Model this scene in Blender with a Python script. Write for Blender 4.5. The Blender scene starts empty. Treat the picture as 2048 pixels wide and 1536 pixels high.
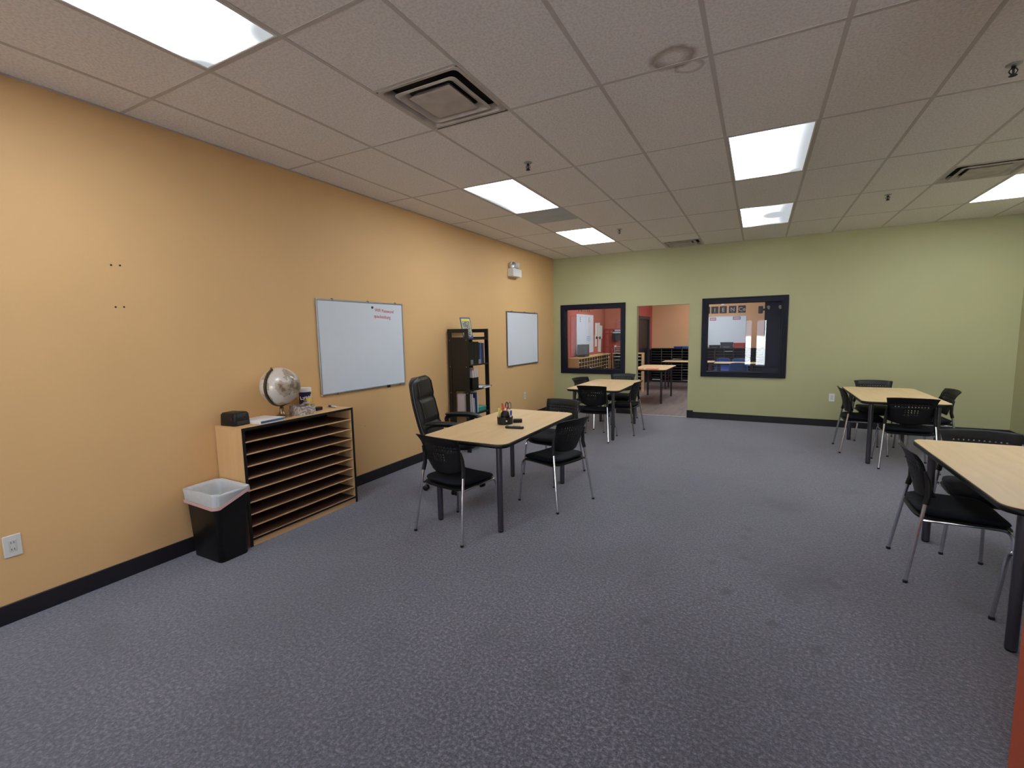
import bpy, bmesh, math, random
from mathutils import Vector, Matrix, noise
random.seed(7)
SC = bpy.context.scene
COL = SC.collection
PI = math.pi
# ------------------------------------------------------------------ camera
cam_d = bpy.data.cameras.new('camera'); cam = bpy.data.objects.new('camera', cam_d); COL.objects.link(cam)
cam_d.sensor_fit = 'HORIZONTAL'; cam_d.sensor_width = 36.0; cam_d.lens = 36.0*933.92/2048
cam_d.clip_start = 0.02
_r = Vector((0.88490701, 0.46539952, -0.01851681)); _u = Vector((-0.0341997, 0.10457241, 0.99392907)); _f = Vector((-0.46451046, 0.87890153, -0.10845338))
M4 = Matrix.Identity(4)
for i in range(3):
    M4[i][0] = _r[i]; M4[i][1] = _u[i]; M4[i][2] = -_f[i]
M4[0][3], M4[1][3], M4[2][3] = 3.7076, 0.0, 1.5832
cam.matrix_world = M4
SC.camera = cam
# ------------------------------------------------------------------ world, exposure
W = bpy.data.worlds.new('sky'); SC.world = W; W.use_nodes = True
nt = W.node_tree; nt.nodes.clear()
sky = nt.nodes.new('ShaderNodeTexSky'); sky.sky_type = 'NISHITA'; sky.sun_disc = False
sky.sun_elevation = math.radians(48); sky.sun_rotation = math.radians(60)
bg = nt.nodes.new('ShaderNodeBackground'); bg.inputs[1].default_value = 0.75
wo = nt.nodes.new('ShaderNodeOutputWorld')
nt.links.new(sky.outputs[0], bg.inputs[0]); nt.links.new(bg.outputs[0], wo.inputs[0])
vs = SC.view_settings; vs.view_transform = 'Standard'; vs.look = 'None'; vs.gamma = 1.0; vs.use_curve_mapping = False
vs.exposure = 0.0
LAMP = 14.0           # radiance of the troffer lenses
sun_d = bpy.data.lights.new('sun', 'SUN'); sun_d.energy = 80.0; sun_d.angle = .01; sun = bpy.data.objects.new('sun', sun_d); COL.objects.link(sun)
sun.rotation_euler = (math.radians(-30), 0, 0)      # high sun from over the building: lights the ground outside only
for (px0, px1, pz0, pz1) in ((.2, 1.65, .1, 2.75), (3.2, 3.98, .03, 1.95), (4.62, 6.78, .1, 2.75)):
    ld = bpy.data.lights.new('window_portal', 'AREA'); ld.shape = 'RECTANGLE'; ld.size = px1-px0; ld.size_y = pz1-pz0; ld.cycles.is_portal = True
    lo_ = bpy.data.objects.new('window_portal', ld); COL.objects.link(lo_); lo_.location = ((px0+px1)/2, -3.68, (pz0+pz1)/2); lo_.rotation_euler = (math.radians(90), 0, 0)
# room numbers
H = 3.0373; FY = 8.872; RX = 6.84; BY = -3.5; WT = 0.14
GX0, GX, GY0, GY = 0.989, 0.6096, 1.6576, 1.2192
# ------------------------------------------------------------------ materials
def lin(c):
    return tuple(((v/255)/12.92 if v/255 <= .04045 else ((v/255+.055)/1.055)**2.4) for v in c)
MATS = {}
def mat(name, rgb, rough=.6, metal=0.0, var=0.0, vscale=6.0, bump=0.0, bscale=80.0, spec=.5, srgb=True, coat=0.0, emit=None):
    if name in MATS: return MATS[name]
    m = bpy.data.materials.new(name); m.use_nodes = True; MATS[name] = m
    n = m.node_tree; b = n.nodes['Principled BSDF']
    c = lin(rgb) if srgb else rgb
    b.inputs['Base Color'].default_value = (*c, 1); b.inputs['Roughness'].default_value = rough
    b.inputs['Metallic'].default_value = metal; b.inputs['Specular IOR Level'].default_value = spec
    b.inputs['Coat Weight'].default_value = coat
    tc = n.nodes.new('ShaderNodeTexCoord')
    if var > 0:
        nz = n.nodes.new('ShaderNodeTexNoise'); nz.inputs['Scale'].default_value = vscale; nz.inputs['Detail'].default_value = 4
        rp = n.nodes.new('ShaderNodeValToRGB')
        rp.color_ramp.elements[0].position = .3; rp.color_ramp.elements[1].position = .7
        rp.color_ramp.elements[0].color = (*[x*(1-var) for x in c], 1); rp.color_ramp.elements[1].color = (*[min(1, x*(1+var)) for x in c], 1)
        n.links.new(tc.outputs['Object'], nz.inputs['Vector']); n.links.new(nz.outputs['Fac'], rp.inputs[0]); n.links.new(rp.outputs[0], b.inputs['Base Color'])
    if bump > 0:
        nb = n.nodes.new('ShaderNodeTexNoise'); nb.inputs['Scale'].default_value = bscale; nb.inputs['Detail'].default_value = 3
        bp = n.nodes.new('ShaderNodeBump'); bp.inputs['Strength'].default_value = bump; bp.inputs['Distance'].default_value = .01
        n.links.new(tc.outputs['Object'], nb.inputs['Vector']); n.links.new(nb.outputs['Fac'], bp.inputs['Height']); n.links.new(bp.outputs[0], b.inputs['Normal'])
    return m
def wood(name, rgb, axis=1, scale=14, var=.10, rough=.45):
    if name in MATS: return MATS[name]
    m = mat(name, rgb, rough); n = m.node_tree; b = n.nodes['Principled BSDF']; c = lin(rgb)
    tc = n.nodes.new('ShaderNodeTexCoord'); mp = n.nodes.new('ShaderNodeMapping')
    sc = [scale]*3; sc[axis] = scale*.08; mp.inputs['Scale'].default_value = sc
    nz = n.nodes.new('ShaderNodeTexNoise'); nz.inputs['Scale'].default_value = 2.2; nz.inputs['Detail'].default_value = 6; nz.inputs['Distortion'].default_value = .6
    rp = n.nodes.new('ShaderNodeValToRGB'); rp.color_ramp.elements[0].position = .32; rp.color_ramp.elements[1].position = .68
    rp.color_ramp.elements[0].color = (*[x*(1-var) for x in c], 1); rp.color_ramp.elements[1].color = (*[min(1, x*(1+var*.6)) for x in c], 1)
    n.links.new(tc.outputs['Object'], mp.inputs[0]); n.links.new(mp.outputs[0], nz.inputs['Vector']); n.links.new(nz.outputs['Fac'], rp.inputs[0]); n.links.new(rp.outputs[0], b.inputs['Base Color'])
    return m
def carpet_mat():
    m = mat('carpet', (78, 76, 88), .95, spec=.15); n = m.node_tree; b = n.nodes['Principled BSDF']
    N = n.nodes.new; L = n.links.new
    tc = N('ShaderNodeTexCoord')
    def noise_(scale, det=2, dist=0.0):
        z = N('ShaderNodeTexNoise'); z.inputs['Scale'].default_value = scale; z.inputs['Detail'].default_value = det; z.inputs['Distortion'].default_value = dist
        L(tc.outputs['Object'], z.inputs['Vector']); return z
    def ramp(src, stops):
        r = N('ShaderNodeValToRGB'); e = r.color_ramp.elements
        e[0].position, e[0].color = stops[0][0], (*stops[0][1], 1); e[1].position, e[1].color = stops[-1][0], (*stops[-1][1], 1)
        for p, c in stops[1:-1]:
            q = e.new(p); q.color = (*c, 1)
        L(src, r.inputs[0]); return r
    def mul(a, bb):
        x = N('ShaderNodeMix'); x.data_type = 'RGBA'; x.blend_type = 'MULTIPLY'; x.inputs[0].default_value = 1
        L(a, x.inputs[6]); L(bb, x.inputs[7]); return x.outputs[2]
    fine = noise_(62, 8); fine.inputs['Roughness'].default_value = .82
    base = ramp(fine.outputs['Fac'], [(.40, (.008, .007, .014)), (.5, (.056, .053, .073)), (.60, (.225, .216, .268))])
    vor = N('ShaderNodeTexVoronoi'); vor.inputs['Scale'].default_value = 55; L(tc.outputs['Object'], vor.inputs['Vector'])
    fleck = ramp(vor.outputs['Distance'], [(.05, (1.9, 1.85, 1.9)), (.22, (1, 1, 1)), (1, (.92, .92, .92))])
    big = noise_(.8, 4, .3); patch = ramp(big.outputs['Fac'], [(.3, (.72, .71, .70)), (.6, (1.12, 1.1, 1.07))])
    med = noise_(3.4, 5, .8); dirt = ramp(med.outputs['Fac'], [(.25, (.66, .65, .64)), (.42, (1, 1, 1)), (1, (1.05, 1.05, 1.05))])
    sp = noise_(5.5, 2, 1.2); spot = ramp(sp.outputs['Fac'], [(.21, (.42, .41, .42)), (.255, (1, 1, 1)), (1, (1, 1, 1))])
    STAINS = [(3.59, 2.96, 0.05, 0.35), (3.51, 2.97, 0.022, 0.4), (3.82, 2.73, 0.045, 0.4), (4.02, 2.59, 0.05, 0.4), (3.21, 2.46, 0.04, 0.5), (3.22, 1.98, 0.03, 0.5), (3.87, 2.19, 0.05, 0.6), (3.68, 3.99, 0.06, 0.5), (3.66, 3.84, 0.04, 0.5), (4.16, 3.34, 0.07, 0.5), (3.13, 2.96, 0.05, 0.55), (3.66, 3.48, 0.04, 0.5), (3.48, 3.33, 0.05, 0.6), (4.02, 3.29, 0.3, 0.72), (2.94, 4.62, 0.12, 0.6), (3.93, 4.7, 0.2, 0.7), (4.17, 6.83, 0.12, 0.6), (3.54, 6.7, 0.2, 0.72), (2.33, 5.28, 0.1, 0.6), (4.53, 5.35, 0.12, 0.65)]
    wob = noise_(9, 3, .5); prev = None
    for (sx, sy, rad, dk) in STAINS:                       # spilled and trodden-in stains
        su = N('ShaderNodeVectorMath'); su.operation = 'DISTANCE'; su.inputs[1].default_value = (sx, sy, 0); L(tc.outputs['Object'], su.inputs[0])
        ad = N('ShaderNodeMath'); ad.operation = 'MULTIPLY_ADD'; ad.inputs[1].default_value = rad*2.6; L(wob.outputs['Fac'], ad.inputs[0]); L(su.outputs['Value'], ad.inputs[2])
        mr = N('ShaderNodeMapRange'); mr.interpolation_type = 'SMOOTHSTEP'; mr.inputs['From Min'].default_value = rad*1.35; mr.inputs['From Max'].default_value = rad*2.5; mr.inputs['To Min'].default_value = dk*.7; mr.inputs['To Max'].default_value = 1; L(ad.outputs[0], mr.inputs['Value'])
        if prev is None: prev = mr.outputs[0]
        else:
            mm = N('ShaderNodeMath'); mm.operation = 'MULTIPLY'; L(prev, mm.inputs[0]); L(mr.outputs[0], mm.inputs[1]); prev = mm.outputs[0]
    cmb = N('ShaderNodeCombineColor'); L(prev, cmb.inputs[0]); L(prev, cmb.inputs[1]); L(prev, cmb.inputs[2])
    stained = mul(base.outputs[0], cmb.outputs[0])
    col = mul(mul(mul(mul(stained, fleck.outputs[0]), patch.outputs[0]), dirt.outputs[0]), spot.outputs[0])
    L(col, b.inputs['Base Color'])
    b.inputs['Sheen Weight'].default_value = .85; b.inputs['Sheen Roughness'].default_value = .45; b.inputs['Sheen Tint'].default_value = (.85, .86, 1, 1)
    bp = N('ShaderNodeBump'); bp.inputs['Strength'].default_value = .8; bp.inputs['Distance'].default_value = .006
    L(fine.outputs['Fac'], bp.inputs['Height']); L(bp.outputs[0], b.inputs['Normal'])
    return m
def tile_mat():
    m = mat('ceiling_tile_mineral', (244, 240, 238), .9, spec=.2); n = m.node_tree; b = n.nodes['Principled BSDF']
    N = n.nodes.new; L = n.links.new
    ge = N('ShaderNodeNewGeometry')
    nz = N('ShaderNodeTexNoise'); nz.inputs['Scale'].default_value = 70; nz.inputs['Detail'].default_value = 3; L(ge.outputs['Position'], nz.inputs['Vector'])
    r = N('ShaderNodeValToRGB'); c = lin((244, 240, 238))
    r.color_ramp.elements[0].position = .35; r.color_ramp.elements[1].position = .6
    r.color_ramp.elements[0].color = (*[x*.84 for x in c], 1); r.color_ramp.elements[1].color = (*c, 1); L(nz.outputs['Fac'], r.inputs[0])
    # water stain with its own ring shape
    def ring(center, rad, wdt, dark, sy=1.0):
        sub = N('ShaderNodeVectorMath'); sub.operation = 'SUBTRACT'; sub.inputs[1].default_value = center
        n2 = N('ShaderNodeTexNoise'); n2.inputs['Scale'].default_value = 7; n2.inputs['Detail'].default_value = 3; L(ge.outputs['Position'], n2.inputs['Vector'])
        L(ge.outputs['Position'], sub.inputs[0])
        sc = N('ShaderNodeVectorMath'); sc.operation = 'MULTIPLY'; sc.inputs[1].default_value = (1, sy, 0); L(sub.outputs[0], sc.inputs[0])
        ln = N('ShaderNodeVectorMath'); ln.operation = 'LENGTH'; L(sc.outputs[0], ln.inputs[0])
        a = N('ShaderNodeMath'); a.operation = 'MULTIPLY_ADD'; a.inputs[1].default_value = .09; L(n2.outputs['Fac'], a.inputs[0]); L(ln.outputs['Value'], a.inputs[2])
        rr = N('ShaderNodeValToRGB'); e = rr.color_ramp.elements; k = rad+.045
        e[0].position = max(0, k-wdt*2.2); e[0].color = (1, 1, 1, 1); e[1].position = k+wdt; e[1].color = (1, 1, 1, 1)
        q = e.new(k); q.color = (*dark, 1); L(a.outputs[0], rr.inputs[0]); return rr.outputs[0]
    def mul(a_, b_):
        x = N('ShaderNodeMix'); x.data_type = 'RGBA'; x.blend_type = 'MULTIPLY'; x.inputs[0].default_value = 1
        L(a_, x.inputs[6]); L(b_, x.inputs[7]); return x.outputs[2]
    o = mul(r.outputs[0], ring((3.25, 2.80, 0), .10, .03, (.50, .44, .40), 1.0))
    o = mul(o, ring((3.31, 2.93, 0), .075, .012, (.66, .62, .58), 1.2))
    L(o, b.inputs['Base Color'])
    return m
def glass_mat():
    m = bpy.data.materials.new('window_glass'); m.use_nodes = True; n = m.node_tree; n.nodes.clear()
    N = n.nodes.new
    t = N('ShaderNodeBsdfTransparent'); t.inputs[0].default_value = (.93, .95, .96, 1)
    g = N('ShaderNodeBsdfGlossy'); g.inputs['Roughness'].default_value = 0.0; g.inputs[0].default_value = (1, 1, 1, 1)
    fr = N('ShaderNodeFresnel'); fr.inputs['IOR'].default_value = 1.5
    ad = N('ShaderNodeMath'); ad.operation = 'MULTIPLY'; ad.inputs[1].default_value = 1.5; ad.use_clamp = True
    mx = N('ShaderNodeMixShader'); o = N('ShaderNodeOutputMaterial')
    n.links.new(fr.outputs[0], ad.inputs[0]); n.links.new(ad.outputs[0], mx.inputs[0]); n.links.new(t.outputs[0], mx.inputs[1]); n.links.new(g.outputs[0], mx.inputs[2]); n.links.new(mx.outputs[0], o.inputs[0])
    return m
def lens_mat(name, dim=None):
    """emitting prismatic lens; dim = (x, y, radius) local dull corner where a tube is weak"""
    m = bpy.data.materials.new(name); m.use_nodes = True; n = m.node_tree; n.nodes.clear(); N = n.nodes.new; L = n.links.new
    e = N('ShaderNodeEmission'); e.inputs[0].default_value = (.90, .955, 1, 1); o = N('ShaderNodeOutputMaterial')
    if dim:
        tc = N('ShaderNodeTexCoord'); acc = None
        for (x, y, rad, sx, sy) in dim:
            s = N('ShaderNodeVectorMath'); s.operation = 'SUBTRACT'; s.inputs[1].default_value = (x, y, 0); L(tc.outputs['Object'], s.inputs[0])
            q = N('ShaderNodeVectorMath'); q.operation = 'MULTIPLY'; q.inputs[1].default_value = (sx, sy, 0); L(s.outputs[0], q.inputs[0])
            ln = N('ShaderNodeVectorMath'); ln.operation = 'LENGTH'; L(q.outputs[0], ln.inputs[0])
            mr = N('ShaderNodeMapRange'); mr.inputs['From Min'].default_value = rad*.6; mr.inputs['From Max'].default_value = rad*1.5
            mr.inputs['To Min'].default_value = 0; mr.inputs['To Max'].default_value = 1; L(ln.outputs['Value'], mr.inputs['Value'])
            pw = N('ShaderNodeMath'); pw.operation = 'POWER'; pw.inputs[1].default_value = 3.0; L(mr.outputs[0], pw.inputs[0])
            mr = N('ShaderNodeMapRange'); mr.inputs['To Min'].default_value = .60; mr.inputs['To Max'].default_value = LAMP; L(pw.outputs[0], mr.inputs['Value'])
            if acc is None: acc = mr.outputs[0]
            else:
                k = N('ShaderNodeMath'); k.operation = 'MINIMUM'; L(acc, k.inputs[0]); L(mr.outputs[0], k.inputs[1]); acc = k.outputs[0]
        L(acc, e.inputs[1])
    else: e.inputs[1].default_value = LAMP
    L(e.outputs[0], o.inputs[0]); return m
def map_mat():
    m = mat('globe_map', (205, 196, 184), .3, coat=.4); n = m.node_tree; b = n.nodes['Principled BSDF']; N = n.nodes.new; L = n.links.new
    tc = N('ShaderNodeTexCoord')
    a = N('ShaderNodeTexNoise'); a.inputs['Scale'].default_value = 8.5; a.inputs['Detail'].default_value = 5; L(tc.outputs['Object'], a.inputs['Vector'])
    r = N('ShaderNodeValToRGB'); e = r.color_ramp.elements
    e[0].position = .44; e[0].color = (*lin((206, 197, 188)), 1); e[1].position = .62; e[1].color = (*lin((112, 98, 84)), 1)
    for p, c in ((.495, (200, 190, 180)), (.505, (120, 106, 92)), (.52, (178, 166, 146)), (.58, (168, 150, 128))):
        q = e.new(p); q.color = (*lin(c), 1)
    L(a.outputs['Fac'], r.inputs[0])
    L(r.outputs[0], b.inputs['Base Color']); return m
def marble_mat(name, base, dark, scale):
    m = mat(name, base, .7); n = m.node_tree; b = n.nodes['Principled BSDF']; N = n.nodes.new; L = n.links.new
    tc = N('ShaderNodeTexCoord'); a = N('ShaderNodeTexNoise'); a.inputs['Scale'].default_value = scale; a.inputs['Detail'].default_value = 6; a.inputs['Distortion'].default_value = 1.5
    L(tc.outputs['Object'], a.inputs['Vector']); r = N('ShaderNodeValToRGB'); e = r.color_ramp.elements
    e[0].position = .40; e[0].color = (*lin(base), 1); e[1].position = .62; e[1].color = (*lin(base), 1)
    q = e.new(.5); q.color = (*lin(dark), 1); L(a.outputs['Fac'], r.inputs[0]); L(r.outputs[0], b.inputs['Base Color']); return m

M_carpet = carpet_mat(); M_tile = tile_mat(); M_glass = glass_mat()
M_orange = mat('wall_paint_apricot', (228, 186, 132), .55, var=.025, vscale=1.3, bump=.05, bscale=220, spec=.35)
M_green = mat('wall_paint_olive', (177, 175, 135), .55, var=.02, vscale=1.3, bump=.05, bscale=220, spec=.35)
M_rust = mat('wall_paint_rust', (176, 84, 58), .6, var=.02, vscale=2, spec=.3)
M_red = mat('wall_paint_red', (182, 84, 74), .6, var=.02, vscale=2, spec=.3)
M_peach = mat('wall_paint_peach', (220, 170, 128), .6, var=.02, vscale=2, spec=.3)
M_white_wall = mat('wall_paint_grey', (150, 154, 168), .6)
M_base = mat('baseboard_vinyl', (33, 31, 38), .5, spec=.4)
M_navy = mat('navy_gloss_paint', (20, 21, 38), .5, spec=.22)
M_black = mat('black_plastic', (12, 12, 13), .42, spec=.45)
M_blackp = mat('black_poly', (14, 14, 15), .5, spec=.4, bump=.1, bscale=300)
M_fabric = mat('black_navy_fabric', (16, 19, 29), .85, spec=.3, bump=.25, bscale=350)
M_leather = mat('black_leather', (19, 18, 18), .38, spec=.5, bump=.12, bscale=140)
M_chrome = mat('chrome', (205, 205, 212), .16, metal=1.0)
M_tleg = mat('table_leg_grey', (92, 90, 98), .32, metal=.85)
M_lam = wood('laminate_maple', (220, 188, 142), axis=1, scale=9, var=.07, rough=.38)
M_lamx = wood('laminate_maple_cross', (220, 188, 142), axis=0, scale=9, var=.07, rough=.38)
M_cab = wood('cabinet_maple', (214, 172, 122), axis=2, scale=9, var=.06, rough=.5)
M_caby = wood('cabinet_maple_long', (214, 172, 122), axis=1, scale=9, var=.06, rough=.5)
M_hard = mat('hardboard_brown', (96, 66, 50), .7)  # hardboard brown, deepened to carry the shade inside the sorter slots
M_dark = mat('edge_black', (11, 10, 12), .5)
M_espresso = wood('espresso_wood', (19, 16, 15), axis=2, scale=12, var=.25, rough=.4)
M_bar = mat('ceiling_grid_bar', (196, 190, 186), .6)
M_vent = mat('vent_metal', (186, 178, 170), .55, var=.16, vscale=9)
M_ventdk = mat('vent_dark', (48, 45, 45), .8)
M_alu = mat('aluminium', (172, 176, 180), .35, metal=.75)
M_board = mat('whiteboard_surface', (224, 231, 243), .22, spec=.5, var=.012, vscale=2)
M_white = mat('white_plastic', (222, 222, 220), .4)
M_paper = mat('paper_white', (226, 224, 222), .8)
M_lens = lens_mat('troffer_lens')
M_ink = mat('marker_red', (196, 96, 104), .7)
M_brass = mat('antique_brass', (150, 128, 92), .28, metal=.9)
M_bronze = mat('meridian_bronze', (74, 62, 44), .45, metal=.5)
M_plank = wood('vinyl_plank', (124, 110, 106), axis=1, scale=5, var=.34, rough=.42)
M_silver = mat('threshold_metal', (176, 178, 180), .35, metal=.8)
M_slot = mat('slot_brown', (40, 30, 26), .7)
M_liner = mat('bin_liner', (202, 206, 210), .35, var=.05, vscale=20)
M_pink = mat('drawstring_pink', (212, 172, 168), .5)
M_blue = mat('blue_plastic', (44, 74, 140), .4)
M_skyblue = mat('paper_blue', (86, 130, 190), .6)
M_reds = mat('red_plastic', (186, 62, 54), .5)
M_charcoal = mat('charcoal', (46, 46, 50), .6)
M_grey = mat('mid_grey', (120, 120, 124), .6)
M_ceilp = mat('return_panel', (176, 188, 198), .5, var=.06, vscale=5)

# ------------------------------------------------------------------ mesh helpers
def box(bm, x0, y0, z0, x1, y1, z1, mi=0, bev=0.0, seg=1):
    vs_ = [bm.verts.new(p) for p in ((x0,y0,z0),(x1,y0,z0),(x1,y1,z0),(x0,y1,z0),(x0,y0,z1),(x1,y0,z1),(x1,y1,z1),(x0,y1,z1))]
    fs = [bm.faces.new([vs_[i] for i in q]) for q in ((3,2,1,0),(4,5,6,7),(0,1,5,4),(1,2,6,5),(2,3,7,6),(3,0,4,7))]
    for f in fs: f.material_index = mi
    if bev > 0:
        es = list({e for f in fs for e in f.edges})
        r = bmesh.ops.bevel(bm, geom=es, offset=bev, segments=seg, affect='EDGES', profile=.6, clamp_overlap=True)
        for f in r['faces']: f.material_index = mi
    return vs_
def ringfaces(bm, a, b, mi=0):
    n = len(a)
    for i in range(n):
        f = bm.faces.new((a[i], a[(i+1) % n], b[(i+1) % n], b[i])); f.material_index = mi
def loft(bm, rings, mi=0, cap0=True, cap1=True, mis=None):
    vv = [[bm.verts.new(p) for p in r] for r in rings]
    for k in range(len(vv)-1): ringfaces(bm, vv[k], vv[k+1], mis[k] if mis else mi)
    if cap0: f = bm.faces.new(list(reversed(vv[0]))); f.material_index = mis[0] if mis else mi
    if cap1: f = bm.faces.new(vv[-1]); f.material_index = mis[-1] if mis else mi
    return vv
def circ(c, r, n, ax=Vector((1,0,0)), ay=Vector((0,1,0))):
    c = Vector(c); return [c + ax*(r*math.cos(2*PI*i/n)) + ay*(r*math.sin(2*PI*i/n)) for i in range(n)]
def lathe(bm, prof, n=24, c=(0,0,0), mi=0, mis=None, cap0=True, cap1=True):
    return loft(bm, [circ((c[0], c[1], c[2]+z), max(r, 1e-4), n) for r, z in prof], mi, cap0, cap1, mis)
def tube(bm, pts, r, n=8, mi=0, cap=True):
    pts = [Vector(p) for p in pts]; rr = r if isinstance(r, (list, tuple)) else [r]*len(pts)
    rings = []; t0 = (pts[1]-pts[0]).normalized(); up = Vector((0,0,1)) if abs(t0.z) < .9 else Vector((1,0,0))
    x = up.cross(t0).normalized(); 
    for i, p in enumerate(pts):
        if i == 0: t = t0
        elif i == len(pts)-1: t = (pts[i]-pts[i-1]).normalized()
        else: t = ((pts[i]-pts[i-1]).normalized()+(pts[i+1]-pts[i]).normalized()).normalized()
        x = (x - t*x.dot(t)).normalized(); y = t.cross(x)
        rings.append(circ(p, rr[i], n, x, y))
    return loft(bm, rings, mi, cap, cap)
def smooth_path(pts, k=4):
    """Catmull-Rom"""
    P = [Vector(p) for p in pts]; P = [P[0]*2-P[1]] + P + [P[-1]*2-P[-2]]; out = []
    for i in range(1, len(P)-2):
        for j in range(k):
            t = j/k; a, b, c, d = P[i-1], P[i], P[i+1], P[i+2]
            out.append(.5*((2*b)+(c-a)*t+(2*a-5*b+4*c-d)*t*t+(3*b-a-3*c+d)*t**3))
    out.append(P[-2]); return out
def rrect(w, d, r, n=5, cx=0, cy=0):
    out = []
    for (sx, sy, a0) in ((1,1,0), (-1,1,90), (-1,-1,180), (1,-1,270)):
        for i in range(n+1):
            a = math.radians(a0+90*i/n); out.append((cx+sx*(w/2-r)+r*math.cos(a), cy+sy*(d/2-r)+r*math.sin(a)))
    return out
def prism(bm, poly, z0, z1, mi=0, mtop=None, mbot=None):
    lo = [bm.verts.new((x, y, z0)) for x, y in poly]; hi = [bm.verts.new((x, y, z1)) for x, y in poly]
    ringfaces(bm, lo, hi, mi)
    f = bm.faces.new(hi); f.material_index = mi if mtop is None else mtop
    f = bm.faces.new(list(reversed(lo))); f.material_index = mi if mbot is None else mbot
def sup(w, d, e=4.0, n=28, z=0.0, cx=0, cy=0):
    out = []
    for i in range(n):
        a = 2*PI*i/n; c, s = math.cos(a), math.sin(a)
        out.append(Vector((cx+w/2*math.copysign(abs(c)**(2/e), c), cy+d/2*math.copysign(abs(s)**(2/e), s), z)))
    return out
def obj(name, bm, mats, parent=None, loc=None, rot=None, smooth=False, ang=35, fix=True):
    if fix: bmesh.ops.recalc_face_normals(bm, faces=bm.faces)
    me = bpy.data.meshes.new(name); bm.to_mesh(me); bm.free()
    for m in (mats if isinstance(mats, (list, tuple)) else [mats]): me.materials.append(m)
    if smooth:
        me.polygons.foreach_set('use_smooth', [True]*len(me.polygons)); me.set_sharp_from_angle(angle=math.radians(ang))
    o = bpy.data.objects.new(name, me); COL.objects.link(o)
    if parent: o.parent = parent
    if loc is not None: o.location = loc
    if rot is not None: o.rotation_euler = rot
    return o
def B(): return bmesh.new()
def tag(o, label, cat, group=None):
    o['label'] = label; o['category'] = cat
    if group: o['group'] = group
    return o
def thing(name, label, cat, loc=(0,0,0), rz=0.0, group=None):
    o = bpy.data.objects.new(name, None); COL.objects.link(o); o.location = loc; o.rotation_euler = (0,0,rz); o.empty_display_size = .1
    return tag(o, label, cat, group)
def struct(name, bm, mats, label=None, parent=None, **k):
    o = obj(name, bm, mats, parent, **k)
    if parent is None:
        o['kind'] = 'structure'; o['label'] = label or name.replace('_', ' '); o['category'] = name.split('_')[0]
    return o
def boxobj(name, b6, m, parent=None, bev=0.0, loc=None, rot=None, seg=1):
    bm = B(); box(bm, *b6, bev=bev, seg=seg); return obj(name, bm, m, parent, loc, rot)
def copy_tree(o, parent=None):
    c = o.copy(); COL.objects.link(c); c.parent = parent
    for ch in list(o.children): copy_tree(ch, c)
    return c
def text(name, body, size, m, parent, mw, extr=.0006, align='LEFT', shear=0.0, bold=0.0):
    cu = bpy.data.curves.new(name, 'FONT'); cu.body = body; cu.size = size; cu.extrude = extr; cu.align_x = align; cu.shear = shear; cu.offset = bold; cu.resolution_u = 3
    t = bpy.data.objects.new(name+'_tmp', cu); COL.objects.link(t)
    bpy.context.view_layer.update(); dg = bpy.context.evaluated_depsgraph_get()
    me = bpy.data.meshes.new_from_object(t.evaluated_get(dg)); bpy.data.objects.remove(t); bpy.data.curves.remove(cu)
    me.materials.clear(); me.materials.append(m); me.name = name
    o = bpy.data.objects.new(name, me); COL.objects.link(o); o.parent = parent; o.matrix_local = mw; return o
def frame_mat(origin, ex, ey):
    ex = Vector(ex).normalized(); ey = Vector(ey).normalized(); ez = ex.cross(ey); m = Matrix.Identity(4)
    for i in range(3): m[i][0] = ex[i]; m[i][1] = ey[i]; m[i][2] = ez[i]; m[i][3] = origin[i]
    return m

# ================================================================== SETTING
bm = B(); box(bm, -.15, BY-.15, -.1, RX+.15, FY, 0); struct('floor', bm, M_carpet, 'dark grey speckled loop carpet with worn stains')
bm = B(); box(bm, -.15, FY, -.1, RX+.15, 15.4, -.002); struct('floor_next_room', bm, M_plank, 'grey brown vinyl plank floor beyond the doorway')
bm = B(); box(bm, 1.68, FY-.01, -.002, 2.6, FY+.045, .008, bev=.003); struct('trim_1', bm, M_silver, 'pale metal threshold strip across the doorway')
bm = B(); box(bm, -.15, BY-.15, 0, 0, FY+WT, H+.3); wl = struct('wall_left', bm, M_orange, 'long apricot orange painted wall')
for (y, z) in ((1.521, 2.066), (1.569, 2.069), (1.521, 1.799), (1.567, 1.801)):
    bm = B(); lathe(bm, [(.0001, .001), (.006, .002), (.006, -.004)], 10); obj('anchor_hole', bm, M_ventdk, wl, loc=(0, y, z), rot=(0, PI/2, 0))
for (y, z) in ((.93, 2.42), (3.62, .62)):
    bm = B(); lathe(bm, [(.0001, .001), (.004, .0015), (.004, -.004)], 8); obj('anchor_hole', bm, M_grey, wl, loc=(0, y, z), rot=(0, PI/2, 0))
# far wall with two windows and a doorway
W1 = (.235, 1.395, .830, 2.045); W2 = (2.885, 4.045, .830, 2.045); DR = (1.68, 2.6, 2.038)
bm = B()
for (x0, x1, z0, z1) in ((-.15, W1[0], 0, H+.3), (W1[0], W1[1], 0, W1[2]), (W1[0], W1[1], W1[3], H+.3), (W1[1], DR[0], 0, H+.3), (DR[0], DR[1], DR[2], H+.3),
                         (DR[1], W2[0], 0, H+.3), (W2[0], W2[1], 0, W2[2]), (W2[0], W2[1], W2[3], H+.3), (W2[1], RX+.15, 0, H+.3)):
    box(bm, x0, FY, z0, x1, FY+WT, z1)
bmesh.ops.remove_doubles(bm, verts=bm.verts, dist=1e-5)
struct('wall_far', bm, M_green, 'olive green end wall with two windows and a doorway')
bm = B(); box(bm, RX, 2.6, 0, RX+.15, FY+WT, H+.3); struct('wall_right', bm, M_green, 'olive green side wall at the far right')
bm = B(); box(bm, RX, BY, 0, RX+.15, 2.6, H+.3); struct('wall_right_near', bm, M_rust, 'rust coloured side wall near the camera')
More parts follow.
